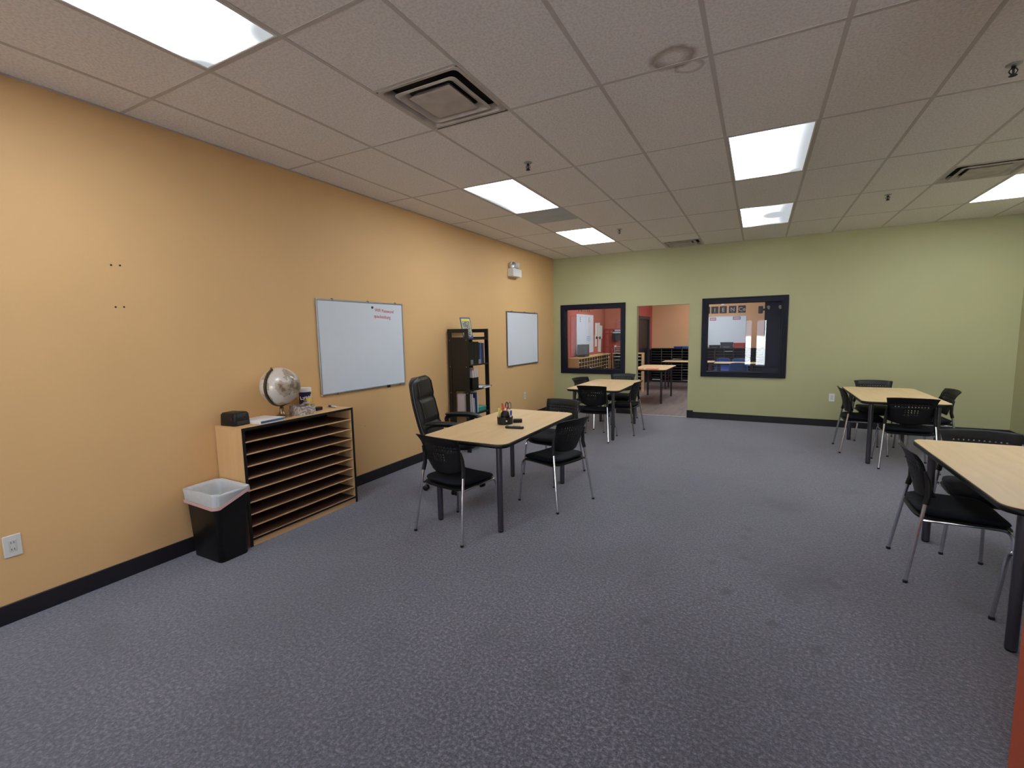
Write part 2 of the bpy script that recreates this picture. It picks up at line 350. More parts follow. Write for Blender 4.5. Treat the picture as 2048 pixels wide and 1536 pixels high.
# rust coloured pillar at the near right
bm = B(); box(bm, 4.545, 1.75, 0, 4.93, 2.15, H+.02, bev=.006); struct('wall_pillar', bm, M_rust, 'rust orange wall end at the right edge beside the nearest table')
# back wall with shop front glazing
OP = [(.2, 1.65, .1, 2.75), (3.20, 3.46, .03, 1.95), (3.60, 3.98, .03, 1.95), (4.62, 6.78, .1, 2.75)]  # first opening is unseen, put in for more daylight on the ceiling
bm = B(); xs = [-.15] + [v for o in OP for v in o[:2]] + [RX+.15]
for i in range(0, len(xs), 2): box(bm, xs[i], BY-.15, 0, xs[i+1], BY, H+.3)
for (x0, x1, z0, z1) in OP:
    box(bm, x0, BY-.15, 0, x1, BY, z0); box(bm, x0, BY-.15, z1, x1, BY, H+.3)
struct('wall_back', bm, M_white_wall, 'blue grey wall behind with shop front windows')
for k, (x0, x1, z0, z1) in enumerate(OP):
    bm = B()
    for b6 in ((x0, BY-.09, z0, x0+.03, BY-.03, z1), (x1-.03, BY-.09, z0, x1, BY-.03, z1), (x0+.03, BY-.09, z0, x1-.03, BY-.03, z0+.04), (x0+.03, BY-.09, z1-.04, x1-.03, BY-.03, z1)): box(bm, *b6)
    w = struct('window_%d' % (k+3), bm, M_alu, ['tall shop front window beside the orange wall', 'narrow shop front side light pane', 'shop front door pane right of the narrow side light', 'wide shop front window at the right'][k])
    boxobj('pane', (x0+.03, BY-.065, z0+.04, x1-.03, BY-.059, z1-.04), M_glass, w)
bm = B(); box(bm, -12, -34, -.12, 20, BY-.15, -.02); struct('ground', bm, mat('asphalt', (186, 185, 182), .9), 'pale asphalt outside the shop front')
bm = B(); box(bm, -9, -34, 0, 17, -32, 5); bl = struct('wall_across_lot', bm, mat('pale_stucco', (206, 202, 190), .9), 'pale building across the parking lot')
for k in range(7): boxobj('window_pane', (-8+3.4*k, -32, .9, -6+3.4*k, -31.97, 2.6), mat('far_glass', (70, 84, 100), .2), bl)
# baseboards
BH = .112
bm = B(); box(bm, 0, BY, 0, .012, FY, BH, bev=.003); struct('baseboard_left', bm, M_base, 'dark vinyl baseboard under the orange wall')
bm = B(); box(bm, .012, FY-.012, 0, 1.655, FY, BH, bev=.003); struct('baseboard_far', bm, M_base, 'dark vinyl baseboard left of the doorway')
bm = B(); box(bm, 2.6, FY-.012, 0, RX, FY, BH, bev=.003); box(bm, 2.598, FY-.022, 0, 2.70, FY-.012, BH+.028, bev=.003); box(bm, 2.594, FY-.022, 0, 2.6, FY+WT, BH+.028)
struct('baseboard_far_right', bm, M_base, 'dark vinyl baseboard right of the doorway with raised end')
bm = B(); box(bm, RX-.012, 2.6, 0, RX, FY-.012, BH, bev=.003); struct('baseboard_right', bm, M_base, 'dark vinyl baseboard of the right wall')
# interior windows
def inner_window(n, w, label):
    x0, x1, z0, z1 = w; c = .068; bm = B()
    # casing on the wall face: mitred four boards with a raised outer bead
    for (d0, d1, y) in ((0, c, FY-.018), (c-.022, c+.004, FY-.028)):
        for b6 in ((x0-d1, y, z0-d1, x0-d0, FY, z1+d1), (x1+d0, y, z0-d1, x1+d1, FY, z1+d1), (x0-d0, y, z1+d0, x1+d0, FY, z1+d1), (x0-d0, y, z0-d1, x1+d0, FY, z0-d0)): box(bm, *b6, bev=.003)
    # jamb liner and glazing stop
    for b6 in ((x0-.001, FY-.018, z0, x0+.018, FY+WT, z1), (x1-.018, FY-.018, z0, x1+.001, FY+WT, z1), (x0+.018, FY-.018, z1-.018, x1-.018, FY+WT, z1+.001), (x0+.018, FY-.018, z0-.001, x1-.018, FY+WT, z0+.018)): box(bm, *b6)
    for b6 in ((x0+.018, FY+.05, z0+.018, x0+.028, FY+.07, z1-.018), (x1-.028, FY+.05, z0+.018, x1-.018, FY+.07, z1-.018), (x0+.028, FY+.05, z1-.028, x1-.028, FY+.07, z1-.018), (x0+.028, FY+.05, z0+.018, x1-.028, FY+.07, z0+.028)): box(bm, *b6)
    o = struct('window_%d' % n, bm, M_navy, label)
    boxobj('pane', (x0+.018, FY+.072, z0+.018, x1-.018, FY+.078, z1-.018), M_glass, o)
inner_window(1, W1, 'navy framed interior window near the orange wall corner'); inner_window(2, W2, 'navy framed interior window right of the doorway with shop front reflection')
# ---- ceiling: deck, grid bars, tiles
bm = B(); box(bm, -.15, BY-.15, H+.16, RX+.15, FY+WT, H+.3); ceil = struct('ceiling', bm, M_ventdk, 'suspended ceiling of off white mineral tiles in a metal grid')
gxs = [GX0+GX*i for i in range(-1, 10)]; gys = [GY0+GY*j for j in range(-4, 6)]
ex = [0.0]+gxs+[RX]; ey = [BY]+gys+[FY]
BW = .0115
for x in gxs:
    bm = B(); box(bm, x-BW, BY, H+.0022, x+BW, FY, H+.0042); box(bm, x-.002, BY, H+.004, x+.002, FY, H+.045); obj('grid_bar', bm, M_bar, ceil)
for y in gys:
    bm = B(); box(bm, 0, y-BW, H+.0026, RX, y+BW, H+.0041); obj('cross_bar', bm, M_bar, ceil)
for b6 in ((0, BY, H-.001, .02, FY, H+.003), (0.02, FY-.02, H-.001, RX-.02, FY, H+.003), (RX-.02, BY, H-.001, RX, FY, H+.003)): boxobj('edge_angle', b6, M_bar, ceil)
lights = {(0,-1), (0,2), (0,4), (4,2), (4,4), (8,4), (8,2), (4,-3), (0,-3)}
cell = {}
for a in range(len(ex)-1):
    for b_ in range(len(ey)-1): cell[(a-2, b_-5)] = (ex[a], ex[a+1], ey[b_], ey[b_+1])
tm = {}
def tile(x0, x1, y0, y1, drop=0.0, m=None):
    w, d = round(x1-x0-.012, 3), round(y1-y0-.012, 3); k = (w, d, m)
    if k not in tm:
        bm = B(); box(bm, -w/2, -d/2, 0, w/2, d/2, .016, bev=.0015); o = obj('ceiling_tile', bm, m or M_tile, ceil); tm[k] = o.data
    else:
        o = bpy.data.objects.new('ceiling_tile', tm[k]); COL.objects.link(o); o.parent = ceil
    o.location = ((x0+x1)/2, (y0+y1)/2, H+.0042-drop)
    return o
for (i, j), (x0, x1, y0, y1) in cell.items():
    if (i, j) in lights: continue
    if (i, j) == (1, 0): tile(x0, x1, y0, y0+GX); bar = (x0, x1, y0+GX)
    elif (i, j) == (0, 3): tile(x0, x1, y0+GX, y1); bar = (x0, x1, y0+GX)
    elif (i, j) == (7, 3): tile(x0, x1, y0, y0+GX); bar = (x0, x1, y0+GX)
    elif (i, j) == (2, 5): tile(x0, x1, y0, FY-GX-.0); bar = (x0, x1, FY-GX)
    else: tile(x0, x1, y0, y1); continue
    boxobj('cross_bar', (bar[0]+BW, bar[2]-BW, H+.0026, bar[1]-BW, bar[2]+BW, H+.0041), M_bar, ceil)
# dark strip standing in for the shaded slit beside the diffuser
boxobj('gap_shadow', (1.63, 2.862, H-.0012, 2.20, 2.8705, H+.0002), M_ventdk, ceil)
# ---- troffers
lens_special = {(0,-1): [(0, .80, .22, .25, 1), (.30, .62, .16, 1, 1), (-.32, .60, .12, 1, 1)], (0,2): [(-.42, .12, .20, 1, .22)], (4,2): [(.44, 0, .26, 1, .12), (.29, .6, .14, 1, 1)],
                (4,4): [(.36, 0, .24, 1, .2), (.12, .0, .17, 1, .8), (.10, .62, .10, .5, 1), (.10, -.62, .10, .5, 1)]}
light_labels = {(0,-1): 'nearest ceiling troffer above the orange wall, cut by the top edge', (0,2): 'ceiling troffer above the office chair table, before the grey panel', (0,4): 'far ceiling troffer nearest the corner of orange and green walls',
                (4,2): 'large middle ceiling troffer left of the ceiling centre', (4,4): 'ceiling troffer with patchy dim lens near the green wall', (8,4): 'ceiling troffer at the right edge before the green wall',
                (8,2): 'ceiling troffer above the nearest right table', (4,-3): 'ceiling troffer behind the camera in the middle', (0,-3): 'ceiling troffer behind the camera by the orange wall'}
light_labels[(4,2)] = 'bright ceiling troffer in the middle right, nearer than the patchy one'
def troffer(x0, x1, y0, y1, label, lm, grp, z=H):
    cx, cy = (x0+x1)/2, (y0+y1)/2; w, d = (x1-x0)-.026, (y1-y0)-.026
    t = thing('ceiling_light', label, 'ceiling light', (cx, cy, z), 0, grp)
    bm = B(); f = .013
    for b6 in ((-w/2, -d/2, .001, -w/2+f, d/2, .02), (w/2-f, -d/2, .001, w/2, d/2, .02), (-w/2+f, -d/2, .001, w/2-f, -d/2+f, .02), (-w/2+f, d/2-f, .001, w/2-f, d/2, .02)): box(bm, *b6, bev=.002)
    obj('door_frame', bm, M_white, t)
    boxobj('housing', (-w/2, -d/2, .021, w/2, d/2, .09), M_white, t)
    boxobj('lens', (-w/2+f, -d/2+f, .006, w/2-f, d/2-f, .012), lm, t)
for k in sorted(lights):
    x0, x1, y0, y1 = cell[k]
    troffer(x0, x1, y0, y1, light_labels[k], lens_mat('lens_%d_%d' % k, lens_special[k]) if k in lens_special else M_lens, 'main room troffers')
# grey panel after the second troffer
t = thing('return_air_panel', 'blue grey square ceiling panel between the two left troffers', 'ceiling panel', (GX0+GX/2, GY0+3*GY+GX/2, H))
boxobj('face', (-.293, -.293, .002, .293, .293, .010), M_ceilp, t, bev=.002); bm = B()
for b6 in ((-.293, -.293, .010, .293, -.28, .05), (-.293, .28, .010, .293, .293, .05), (-.293, -.28, .010, -.28, .28, .05), (.28, -.28, .010, .293, .28, .05)): box(bm, *b6)
obj('flange', bm, M_alu, t)
# square cone diffusers
def diffuser(cx, cy, label, s=.293):
    t = thing('air_diffuser', label, 'air vent', (cx, cy, H), 0, 'square ceiling diffusers')
    def ringslope(bm, a, za, b, zb, th=.004):
        ra = rrect(2*a, 2*a, min(.03, a*.16), 3); rb = rrect(2*b, 2*b, min(.03, b*.16), 3)
        loft(bm, [[(x, y, za) for x, y in ra], [(x, y, zb) for x, y in rb], [(x, y, zb+th) for x, y in rb], [(x, y, za+th) for x, y in ra], [(x, y, za) for x, y in ra]], cap0=False, cap1=False)
    bm = B(); ringslope(bm, s, 0, s-.022, .0); ringslope(bm, s-.022, 0, s-.050, .038); obj('outer_frame', bm, M_vent, t)
    bm = B(); ringslope(bm, .222, -.003, .206, -.007); ringslope(bm, .206, -.007, .160, .022); obj('middle_cone', bm, M_vent, t)
    bm = B(); q = s-.138; loft(bm, [[(x, y, -.007) for x, y in rrect(2*q, 2*q, .012, 3)], [(x, y, -.010) for x, y in rrect(2*q-.03, 2*q-.03, .012, 3)]], cap0=False, cap1=True)
    loft(bm, [[(x, y, .03) for x, y in rrect(2*q-.06, 2*q-.06, .012, 3)], [(x, y, -.007) for x, y in rrect(2*q, 2*q, .012, 3)]], cap0=True, cap1=False); obj('centre_plate', bm, M_vent, t)
    boxobj('plenum', (-s, -s, .056, s, s, .09), M_ventdk, t)
    for sx in (-1, 1): boxobj('spider_arm', (sx*(s-.1)-.03, s-.14, .022, sx*(s-.1)+.0, s-.05, .030), M_vent, t)
diffuser(GX0+1.5*GX, GY0+.75*GY, 'large dusty square ceiling vent above the middle of the room')
diffuser(GX0+2.5*GX, FY-GX/2, 'small looking ceiling vent touching the green wall above the doorway')
diffuser(GX0+7.5*GX, GY0+3.75*GY, 'ceiling vent at the right beside the cut off troffer')
def sprinkler(x, y, label):
    t = thing('sprinkler_head', label, 'sprinkler', (x, y, H), 0, 'ceiling sprinklers')
    bm = B(); lathe(bm, [(.001, .012), (.035, .006), (.036, .001), (.03, -.004), (.012, -.008)], 20); obj('escutcheon', bm, M_alu, t, smooth=True)
    bm = B(); lathe(bm, [(.011, -.006), (.011, -.02), (.006, -.024), (.006, -.05), (.004, -.054)], 10); obj('body', bm, M_ventdk, t, smooth=True)
    bm = B(); tube(bm, smooth_path([(-.010, 0, -.018), (-.018, 0, -.034), (-.003, 0, -.055)]), .003, 6); tube(bm, smooth_path([(.010, 0, -.018), (.018, 0, -.034), (.003, 0, -.055)]), .003, 6); obj('yoke', bm, M_ventdk, t, smooth=True)
    bm = B(); lathe(bm, [(.003, -.053), (.019, -.056), (.019, -.058), (.003, -.06)], 12); obj('deflector', bm, M_ventdk, t)
sprinkler(1.895, 3.80, 'ceiling sprinkler head between the big vent and left troffer'); sprinkler(1.877, 6.86, 'ceiling sprinkler head near the orange and green corner')
sprinkler(4.928, 6.75, 'ceiling sprinkler head before the green wall at right'); sprinkler(4.931, 3.83, 'nearest ceiling sprinkler head at the upper right')

# ================================================================== LARGE FURNITURE
TH = .742
def table(name, label, loc, rz=0.0, w=.80, d=1.54, inset=.105, group='maple tables', r=.085):
    t = thing(name, label, 'table', loc, rz, group)
    bm = B(); prism(bm, rrect(w-.008, d-.008, r, 8), TH-.004, TH, 0, 0); obj('table_top', bm, M_lam, t)
    bm = B(); P = rrect(w, d, r+.004, 8)
    loft(bm, [[(x, y, TH-.034) for x, y in rrect(w-.01, d-.01, r, 8)], [(x, y, TH-.028) for x, y in P], [(x, y, TH-.006) for x, y in P], [(x, y, TH-.003) for x, y in rrect(w-.007, d-.007, r, 8)]]); obj('edge_band', bm, M_black, t, smooth=True, ang=60)
    for sx in (-1, 1):
        for sy in (-1, 1):
            x, y = sx*(w/2-inset), sy*(d/2-inset); bm = B()
            lathe(bm, [(.024, .012), (.024, TH-.036)], 20, (x, y, 0)); lathe(bm, [(.018, 0), (.022, .004), (.022, .012)], 16, (x, y, 0), 1); lathe(bm, [(.045, TH-.042), (.045, TH-.035)], 20, (x, y, 0), 1)
            obj('leg', bm, [M_tleg, M_black], t, smooth=True)
    return t
table('classroom_table', 'maple topped table with pen organizer beside the office chair', (1.635, 3.79, 0))
table('classroom_table', 'maple topped table standing in front of the doorway and left window', (1.575, 7.26, 0))
table('classroom_table', 'maple topped table before the green wall at right', (5.17, 7.26, 0))
table('classroom_table', 'nearest maple topped table cut by the right edge', (5.14, 3.66, 0))

# ---- stacking chair prototype (faces +y)
def stacking_chair():
    t = thing('stacking_chair', '', 'chair', (0,0,0), 0, 'black perforated stacking chairs')
    # seat pad
    bm = B(); rings = []
    prof = [(.0, .90), (.010, .97), (.022, 1.0), (.036, .985), (.044, .93), (.048, .82), (.049, .5)]
    for h, s in prof:
        ring = []
        for p in sup(.430*s, .445*s, 5.0, 40):
            yy = p.y/.2225; drop = -.030*max(0, yy-.45)**2*3 + .014*max(0, -yy-.3)
            dish = -.012*(1-(p.x/.23)**2) if h > .03 else 0
            ring.append(Vector((p.x*(1-.05*(-yy)*.5), p.y+.02, .418+h+drop+dish)))
        rings.append(ring)
    loft(bm, rings); obj('seat', bm, M_fabric, t, smooth=True, ang=50)
    bm = B(); rings = []
    for h, s in [(-.016, .80), (-.012, .95), (0, 1.0), (.008, 1.0), (.012, .96)]:
        rings.append([Vector((p.x, p.y+.02, .408+h-.030*max(0, p.y/.2225-.45)**2*3)) for p in sup(.438*s, .46*s, 5.0, 40)])
    loft(bm, rings); obj('seat_shell', bm, M_blackp, t, smooth=True, ang=50)
    # backrest: one perforated curved shell with real holes
    cols = []; 
    NX, hs, gap = 11, .0095, .029
    us = [-1.0]
    for i in range(NX):
        c = (i-(NX-1)/2)*gap/.215; us += [c-hs/2/.215, c+hs/2/.215]
    us.append(1.0)
    rows = [.735, .708, .668, .646, .624]          # heights of the hole rows
    vs_ = [.505, .52, .545, .575, .60]
    for z in sorted(rows): vs_ += [z-hs/2, z+hs/2]
    vs_ += [.765, .785, .80, .812]
    vs_ = sorted(set(vs_))
    def pt(u, z):
        k = (z-.505)/.307
        hw = .190+.030*max(0, k-.35)**1.6*1.6 + .012*k            # half width, flares upwards
        low = .505+.0
        zz = z
        if k < .3: zz = z+(.3-k)*.11*(u*u)**1.2*1.1                # rounded bottom corners
        if k > .8: zz = z-(k-.8)*.05*abs(u)**3
        y = -.172-.075*k-.035*max(0, k-.7)**2*6 + .055*u*u*(1-.35*k)
        return Vector((u*hw, y, zz))
    bm = B(); grid = [[bm.verts.new(pt(u, z)) for u in us] for z in vs_]
    holes = set()
    for ri, z in enumerate(rows):
        for i in range(NX):
            if ri < 2 or 3 <= i <= 7:
                holes.add((vs_.index(z-hs/2), 1+2*i))
    for a in range(len(vs_)-1):
        for b_ in range(len(us)-1):
            if (a, b_) in holes: continue
            bm.faces.new((grid[a][b_], grid[a][b_+1], grid[a+1][b_+1], grid[a+1][b_]))
    bmesh.ops.recalc_face_normals(bm, faces=bm.faces)
    o = obj('backrest', bm, M_blackp, t, smooth=True, ang=40, fix=False)
    md = o.modifiers.new('thickness', 'SOLIDIFY'); md.thickness = .0045; md.offset = 0
    # legs
    for s in (-1, 1):
        bm = B(); tube(bm, smooth_path([(s*.250, .238, .004), (s*.222, .226, .30), (s*.216, .222, .36), (s*.212, .205, .392), (s*.208, .165, .402), (s*.205, -.02, .400), (s*.210, -.178, .398)], 4), .0105, 10)
        lathe(bm, [(.0135, 0), (.0135, .014), (.011, .016)], 10, (s*.250, .238, 0), 1); obj('leg', bm, [M_chrome, M_black], t, smooth=True)
        bm = B(); tube(bm, [(s*.257, -.245, .004), (s*.226, -.186, .40), (s*.218, -.170, .505)], .0105, 10)
        lathe(bm, [(.0135, 0), (.0135, .014), (.011, .016)], 10, (s*.257, -.245, 0), 1); obj('leg', bm, [M_chrome, M_black], t, smooth=True)
        bm = B(); tube(bm, [(s*.2185, -.1705, .500), (s*.211, -.158, .56), (s*.207, -.163, .64), (s*.206, -.180, .70)], [.0165, .0165, .014, .008], 10); obj('upright_sleeve', bm, M_blackp, t, smooth=True)
    return t
chair0 = stacking_chair()
def ang(fx, fy): return math.atan2(-fx, fy)         # local +y turned to (fx,fy)
CH = [  # center x,y, facing, label
 ((1.585, 3.050), (.165, .986), 'black stacking chair at the near end of the pen organizer table, back turned to us'),
 ((2.050, 3.985), (-.947, .32), 'black stacking chair at the right side of the pen organizer table'),
 ((1.700, 4.775), (-.162, -.987), 'black stacking chair at the far end of the pen organizer table'),
 ((1.600, 6.655), (0, 1), 'black stacking chair with its back to us at the table before the doorway'),
 ((1.860, 7.270), (-1, .08), 'black stacking chair at the doorway side of the table before the doorway'),
 ((1.230, 7.530), (.93, -.30), 'black stacking chair on the orange wall side of the table before the doorway'),
 ((1.550, 8.215), (.05, -1), 'black stacking chair under the left window, facing us across the far table'),
 ((4.900, 7.290), (1, .02), 'black stacking chair at the left side of the table before the green wall'),
 ((5.200, 6.625), (.02, 1), 'black stacking chair with its back to us at the table before the green wall'),
 ((5.185, 8.11), (0, -1), 'black stacking chair between the right table and the green wall'),
 ((5.560, 7.36), (-1, -.05), 'black stacking chair at the right side of the table before the green wall'),
 ((4.815, 3.805), (1, -.03), 'nearest black stacking chair, tucked into the left side of the right edge table'),
 ((5.145, 4.335), (-.08, -1), 'black stacking chair at the far end of the right edge table'),
 ((5.120, 3.05), (0, 1), 'black stacking chair at the near end of the right edge table, only a leg showing'),
]
for i, ((x, y), (fx, fy), lab) in enumerate(CH):
    c = chair0 if i == 0 else copy_tree(chair0)
    c.location = (x, y, 0); c.rotation_euler = (0, 0, ang(fx, fy)); c['label'] = lab

# ---- office chair (faces +y)
def office_chair(loc, rz):
    t = thing('office_chair', 'black leather high back office chair on casters behind the table', 'office chair', loc, rz)
    # seat cushion
    bm = B(); rings = []
    for h, s in [(0, .82), (.012, .95), (.035, 1.0), (.06, 1.0), (.082, .95), (.096, .84), (.10, .55)]:
        rings.append([Vector((p.x, p.y+.02, .44+h-.02*max(0, p.y/.25)**2)) for p in sup(.52*s, .50*s, 3.6, 40)])
    loft(bm, rings); obj('seat', bm, M_leather, t, smooth=True, ang=60)
    # backrest: three pillows
    def back_section(k):
        w = .50*(1-.10*max(0, k-.55)**2*5)
        if k > .9: w *= math.sqrt(max(.05, 1-((k-.9)/.1)**2*.75))
        if k < .06: w *= .9+.1*k/.06
        seam = 0
        for s0, wd in ((.30, .030), (.66, .030)): seam += math.exp(-((k-s0)/wd)**2)
        puff = .030*(1-seam)
        if k < .05 or k > .96: puff *= .3
        z = .47+.68*k; y = -.21-.155*k-.02*math.sin(k*PI)
        return w, puff, z, y
    bm = B(); rings = []; n = 36
    for i in range(35):
        k = i/34; w, puff, z, y = back_section(k); ring = []
        for q in range(n):
            a = 2*PI*q/n; c, s = math.cos(a), math.sin(a)
            X = w/2*math.copysign(abs(c)**(2/3.4), c); sy = math.copysign(abs(s)**(2/2.6), s)
            u = X/(w/2)
            Yf = (.040+puff*(1-abs(u)**3)) if sy > 0 else .055
            ring.append(Vector((X, y+sy*Yf+.028*u*u, z+sy*Yf*.2)))
        rings.append(ring)
    loft(bm, rings); back = obj('backrest', bm, M_leather, t, smooth=True, ang=60)
    bm = B()                                       # stitched side channels
    for s in (-1, 1):
        pts = []
        for i in range(3, 32):
            k = i/34; w, puff, z, y = back_section(k); pts.append((s*w*.36, y+.052+puff*.62, z+.01))
        tube(bm, pts, .005, 6)
    obj('seam_piping', bm, M_leather, back, smooth=True)
    # arms
    for s in (-1, 1):
        bm = B(); tube(bm, smooth_path([(s*.245, -.10, .47), (s*.285, -.13, .56), (s*.292, -.17, .655), (s*.29, -.10, .70), (s*.288, .06, .705), (s*.285, .20, .685), (s*.282, .235, .64), (s*.268, .16, .56), (s*.245, .10, .47)], 5), .024, 10)
        a = obj('arm', bm, M_black, t, smooth=True)
        bm = B(); rings = []
        for i in range(15):
            k = i/14; y = -.18+.40*k; w = .074*math.sqrt(max(.12, 1-(2*k-1)**6)); h = .040*math.sqrt(max(.15, 1-(2*k-1)**6)); z = .707+.012*math.sin(k*PI)-.02*max(0, k-.7)*2
            rings.append([Vector((s*.289+w/2*math.cos(2*PI*q/12), y, z+h/2*math.sin(2*PI*q/12))) for q in range(12)])
        loft(bm, rings); obj('arm_pad', bm, M_leather, a, smooth=True, ang=60)
    bm = B(); lathe(bm, [(.028, .10), (.028, .30), (.018, .30), (.018, .43)], 18); obj('gas_lift', bm, M_black, t, smooth=True)
    boxobj('tilt_plate', (-.11, -.13, .42, .11, .13, .445), M_black, t, bev=.006)
    bm = B(); lathe(bm, [(.05, .075), (.052, .12), (.03, .13)], 20)
    cs = []
    for i in range(5):
        a = 2*PI*i/5+.35; ex_, ey_ = math.cos(a), math.sin(a); cs.append((ex_*.30, ey_*.30, a))
        pts = [(ex_*r, ey_*r, z) for r, z in ((.03, .105), (.16, .098), (.30, .080))]; tube(bm, pts, [.024, .02, .014], 8)
    obj('star_base', bm, M_chrome, t, smooth=True)
    for (x, y, a) in cs:
        bm = B(); pa = a+.9; d = Vector((math.cos(pa), math.sin(pa), 0)); c0 = Vector((x, y, .029))
        for s in (-1, 1):
            q = c0+d*(s*.017); rings = [circ(q+d*(s*o), r, 16, Vector((-d.y, d.x, 0)), Vector((0, 0, 1))) for o, r in ((-.009, .026), (-.006, .029), (.006, .029), (.010, .022))]; loft(bm, rings)
        tube(bm, [(x, y, .05), (x, y, .085)], .007, 8, 1); obj('caster', bm, [M_black, M_chrome], t, smooth=True)
    return t
office_chair((.925, 3.925, 0), ang(.96, .27))

# ---- slotted paper sorter against the orange wall
def sorter():
    D, Wd, Hh, n = .335, 1.072, .916, 9
    t = thing('paper_sorter', 'maple paper sorter cabinet with nine wide slots and black edges', 'cabinet', (.012, 2.068, 0))
    for y0 in (0, Wd-.02):
        o = boxobj('side_panel', (0, y0, 0, D-.004, y0+.02, Hh-.02), M_cab, t); boxobj('edge_strip', (D-.004, y0-.001, 0.0, D, y0+.021, Hh), M_dark, o)
    o = boxobj('top_panel', (0, -.001, Hh-.02, D-.004, Wd+.001, Hh), M_caby, t); boxobj('edge_strip', (D-.004, .021, Hh-.02, D, Wd-.021, Hh), M_dark, o)
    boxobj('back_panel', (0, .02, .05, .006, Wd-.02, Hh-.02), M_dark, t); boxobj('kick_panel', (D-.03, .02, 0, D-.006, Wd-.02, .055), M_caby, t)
    p = (Hh-.02-.055)/n
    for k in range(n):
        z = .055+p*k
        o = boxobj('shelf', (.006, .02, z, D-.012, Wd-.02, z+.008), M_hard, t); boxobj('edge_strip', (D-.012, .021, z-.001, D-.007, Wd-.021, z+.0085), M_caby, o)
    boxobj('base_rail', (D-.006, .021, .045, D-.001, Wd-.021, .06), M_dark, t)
sorter()
CT = .9165
# ---- things on the sorter
t = thing('pencil_sharpener', 'black electric pencil sharpener box on the left end of the paper sorter', 'sharpener', (.135, 2.155, CT), .12)
bm = B(); loft(bm, [[(x, y, z) for x, y in rrect(w, d, .018, 4)] for z, w, d in ((0, .165, .13), (.004, .17, .135), (.085, .165, .125), (.098, .15, .11), (.101, .12, .08))]); obj('body', bm, M_black, t, smooth=True, ang=50)
bm = B(); lathe(bm, [(.014, 0), (.014, .004), (.008, .004), (.007, -.004)], 16); obj('pencil_hole', bm, M_charcoal, t, loc=(.04, -.0655, .062), rot=(PI/2, 0, 0), smooth=True)
bm = B(); lathe(bm, [(.015, 0), (.015, .003), (.010, .004), (.009, -.002)], 16); obj('pencil_hole', bm, M_charcoal, t, loc=(.083, .012, .062), rot=(0, PI/2, 0), smooth=True)
boxobj('shavings_drawer', (.081, -.05, .008, .0855, .05, .035), M_charcoal, t, bev=.002)
t = thing('ring_binder', 'white ring binder lying flat between the sharpener and globe', 'binder', (.205, 2.335, CT), .06)
bm = B(); box(bm, -.12, -.108, 0, .12, .112, .003, bev=.001); obj('cover', bm, M_paper, t)
boxobj('paper_stack', (-.10, -.102, .0035, .112, .105, .020), M_skyblue, t, bev=.001)
boxobj('cover', (-.12, -.110, .021, .122, .112, .024), M_paper, t, bev=.001, rot=(0, -.012, 0)); boxobj('spine', (-.121, -.112, 0.0, .12, -.108, .024), M_paper, t, bev=.001)
# globe
def globe():
    t = thing('desk_globe', 'antique white desk globe with bronze meridian arm on the paper sorter', 'globe', (.186, 2.522, CT), .22)
    bm = B(); lathe(bm, [(.074, 0), (.076, .004), (.072, .009), (.055, .016), (.030, .026), (.020, .042), (.015, .065), (.018, .078)], 32); obj('base', bm, M_brass, t, smooth=True, ang=50)
    c = Vector((0, 0, .262)); R = .156
    tilt = Matrix.Rotation(math.radians(-28), 4, 'X')      # axis leans toward -y... top end to the left of view
    bm = B(); bmesh.ops.create_uvsphere(bm, u_segments=48, v_segments=28, radius=R); g = obj('globe_ball', bm, map_mat(), t, smooth=True, ang=180); g.location = c; g.rotation_euler = (math.radians(28), 0, .6)
    bm = B(); rings = []
    for i in range(41):                                    # half ring in the y-z plane, open on the +y side
        a = math.radians(118+180*i/40)                     # from the upper pole round by -y to the lower pole
        d = Vector((0, math.cos(a), math.sin(a))); p = c+d*(R+.009); x = Vector((1, 0, 0))
        rings.append([p+x*.011+d*.0035, p-x*.011+d*.0035, p-x*.011-d*.0035, p+x*.011-d*.0035])
    loft(bm, rings); m = obj('meridian_arm', bm, M_bronze, t, smooth=True)
    for a in (118, 298):
        d = Vector((0, math.cos(math.radians(a)), math.sin(math.radians(a)))); bm = B(); tube(bm, [c+d*(R-.004), c+d*(R+.024)], .007, 10); obj('pivot_pin', bm, M_brass, m, smooth=True)
    bm = B(); lathe(bm, [(.018, .076), (.014, .084), (.012, .092)], 16); obj('stem', bm, M_bronze, t, smooth=True)
globe()
# marbled box
t = thing('marbled_box', 'open marbled cardboard box between the globe and wipes canister', 'box', (.215, 2.698, CT), -.05)
Mm = marble_mat('marbled_card', (204, 196, 190), (128, 116, 112), 16); w, d, h = .072, .078, .078
for b6 in ((-w, -d, 0, w, -d+.004, h), (-w, d-.004, 0, w, d, h), (-w, -d+.004, 0, -w+.004, d-.004, h), (w-.004, -d+.004, 0, w, d-.004, h)): boxobj('side', b6, Mm, t)
boxobj('bottom', (-w+.004, -d+.004, 0, w-.004, d-.004, .004), Mm, t)
boxobj('contents', (-w+.006, -d+.006, .0045, w-.006, d-.006, .060), M_slot, t)
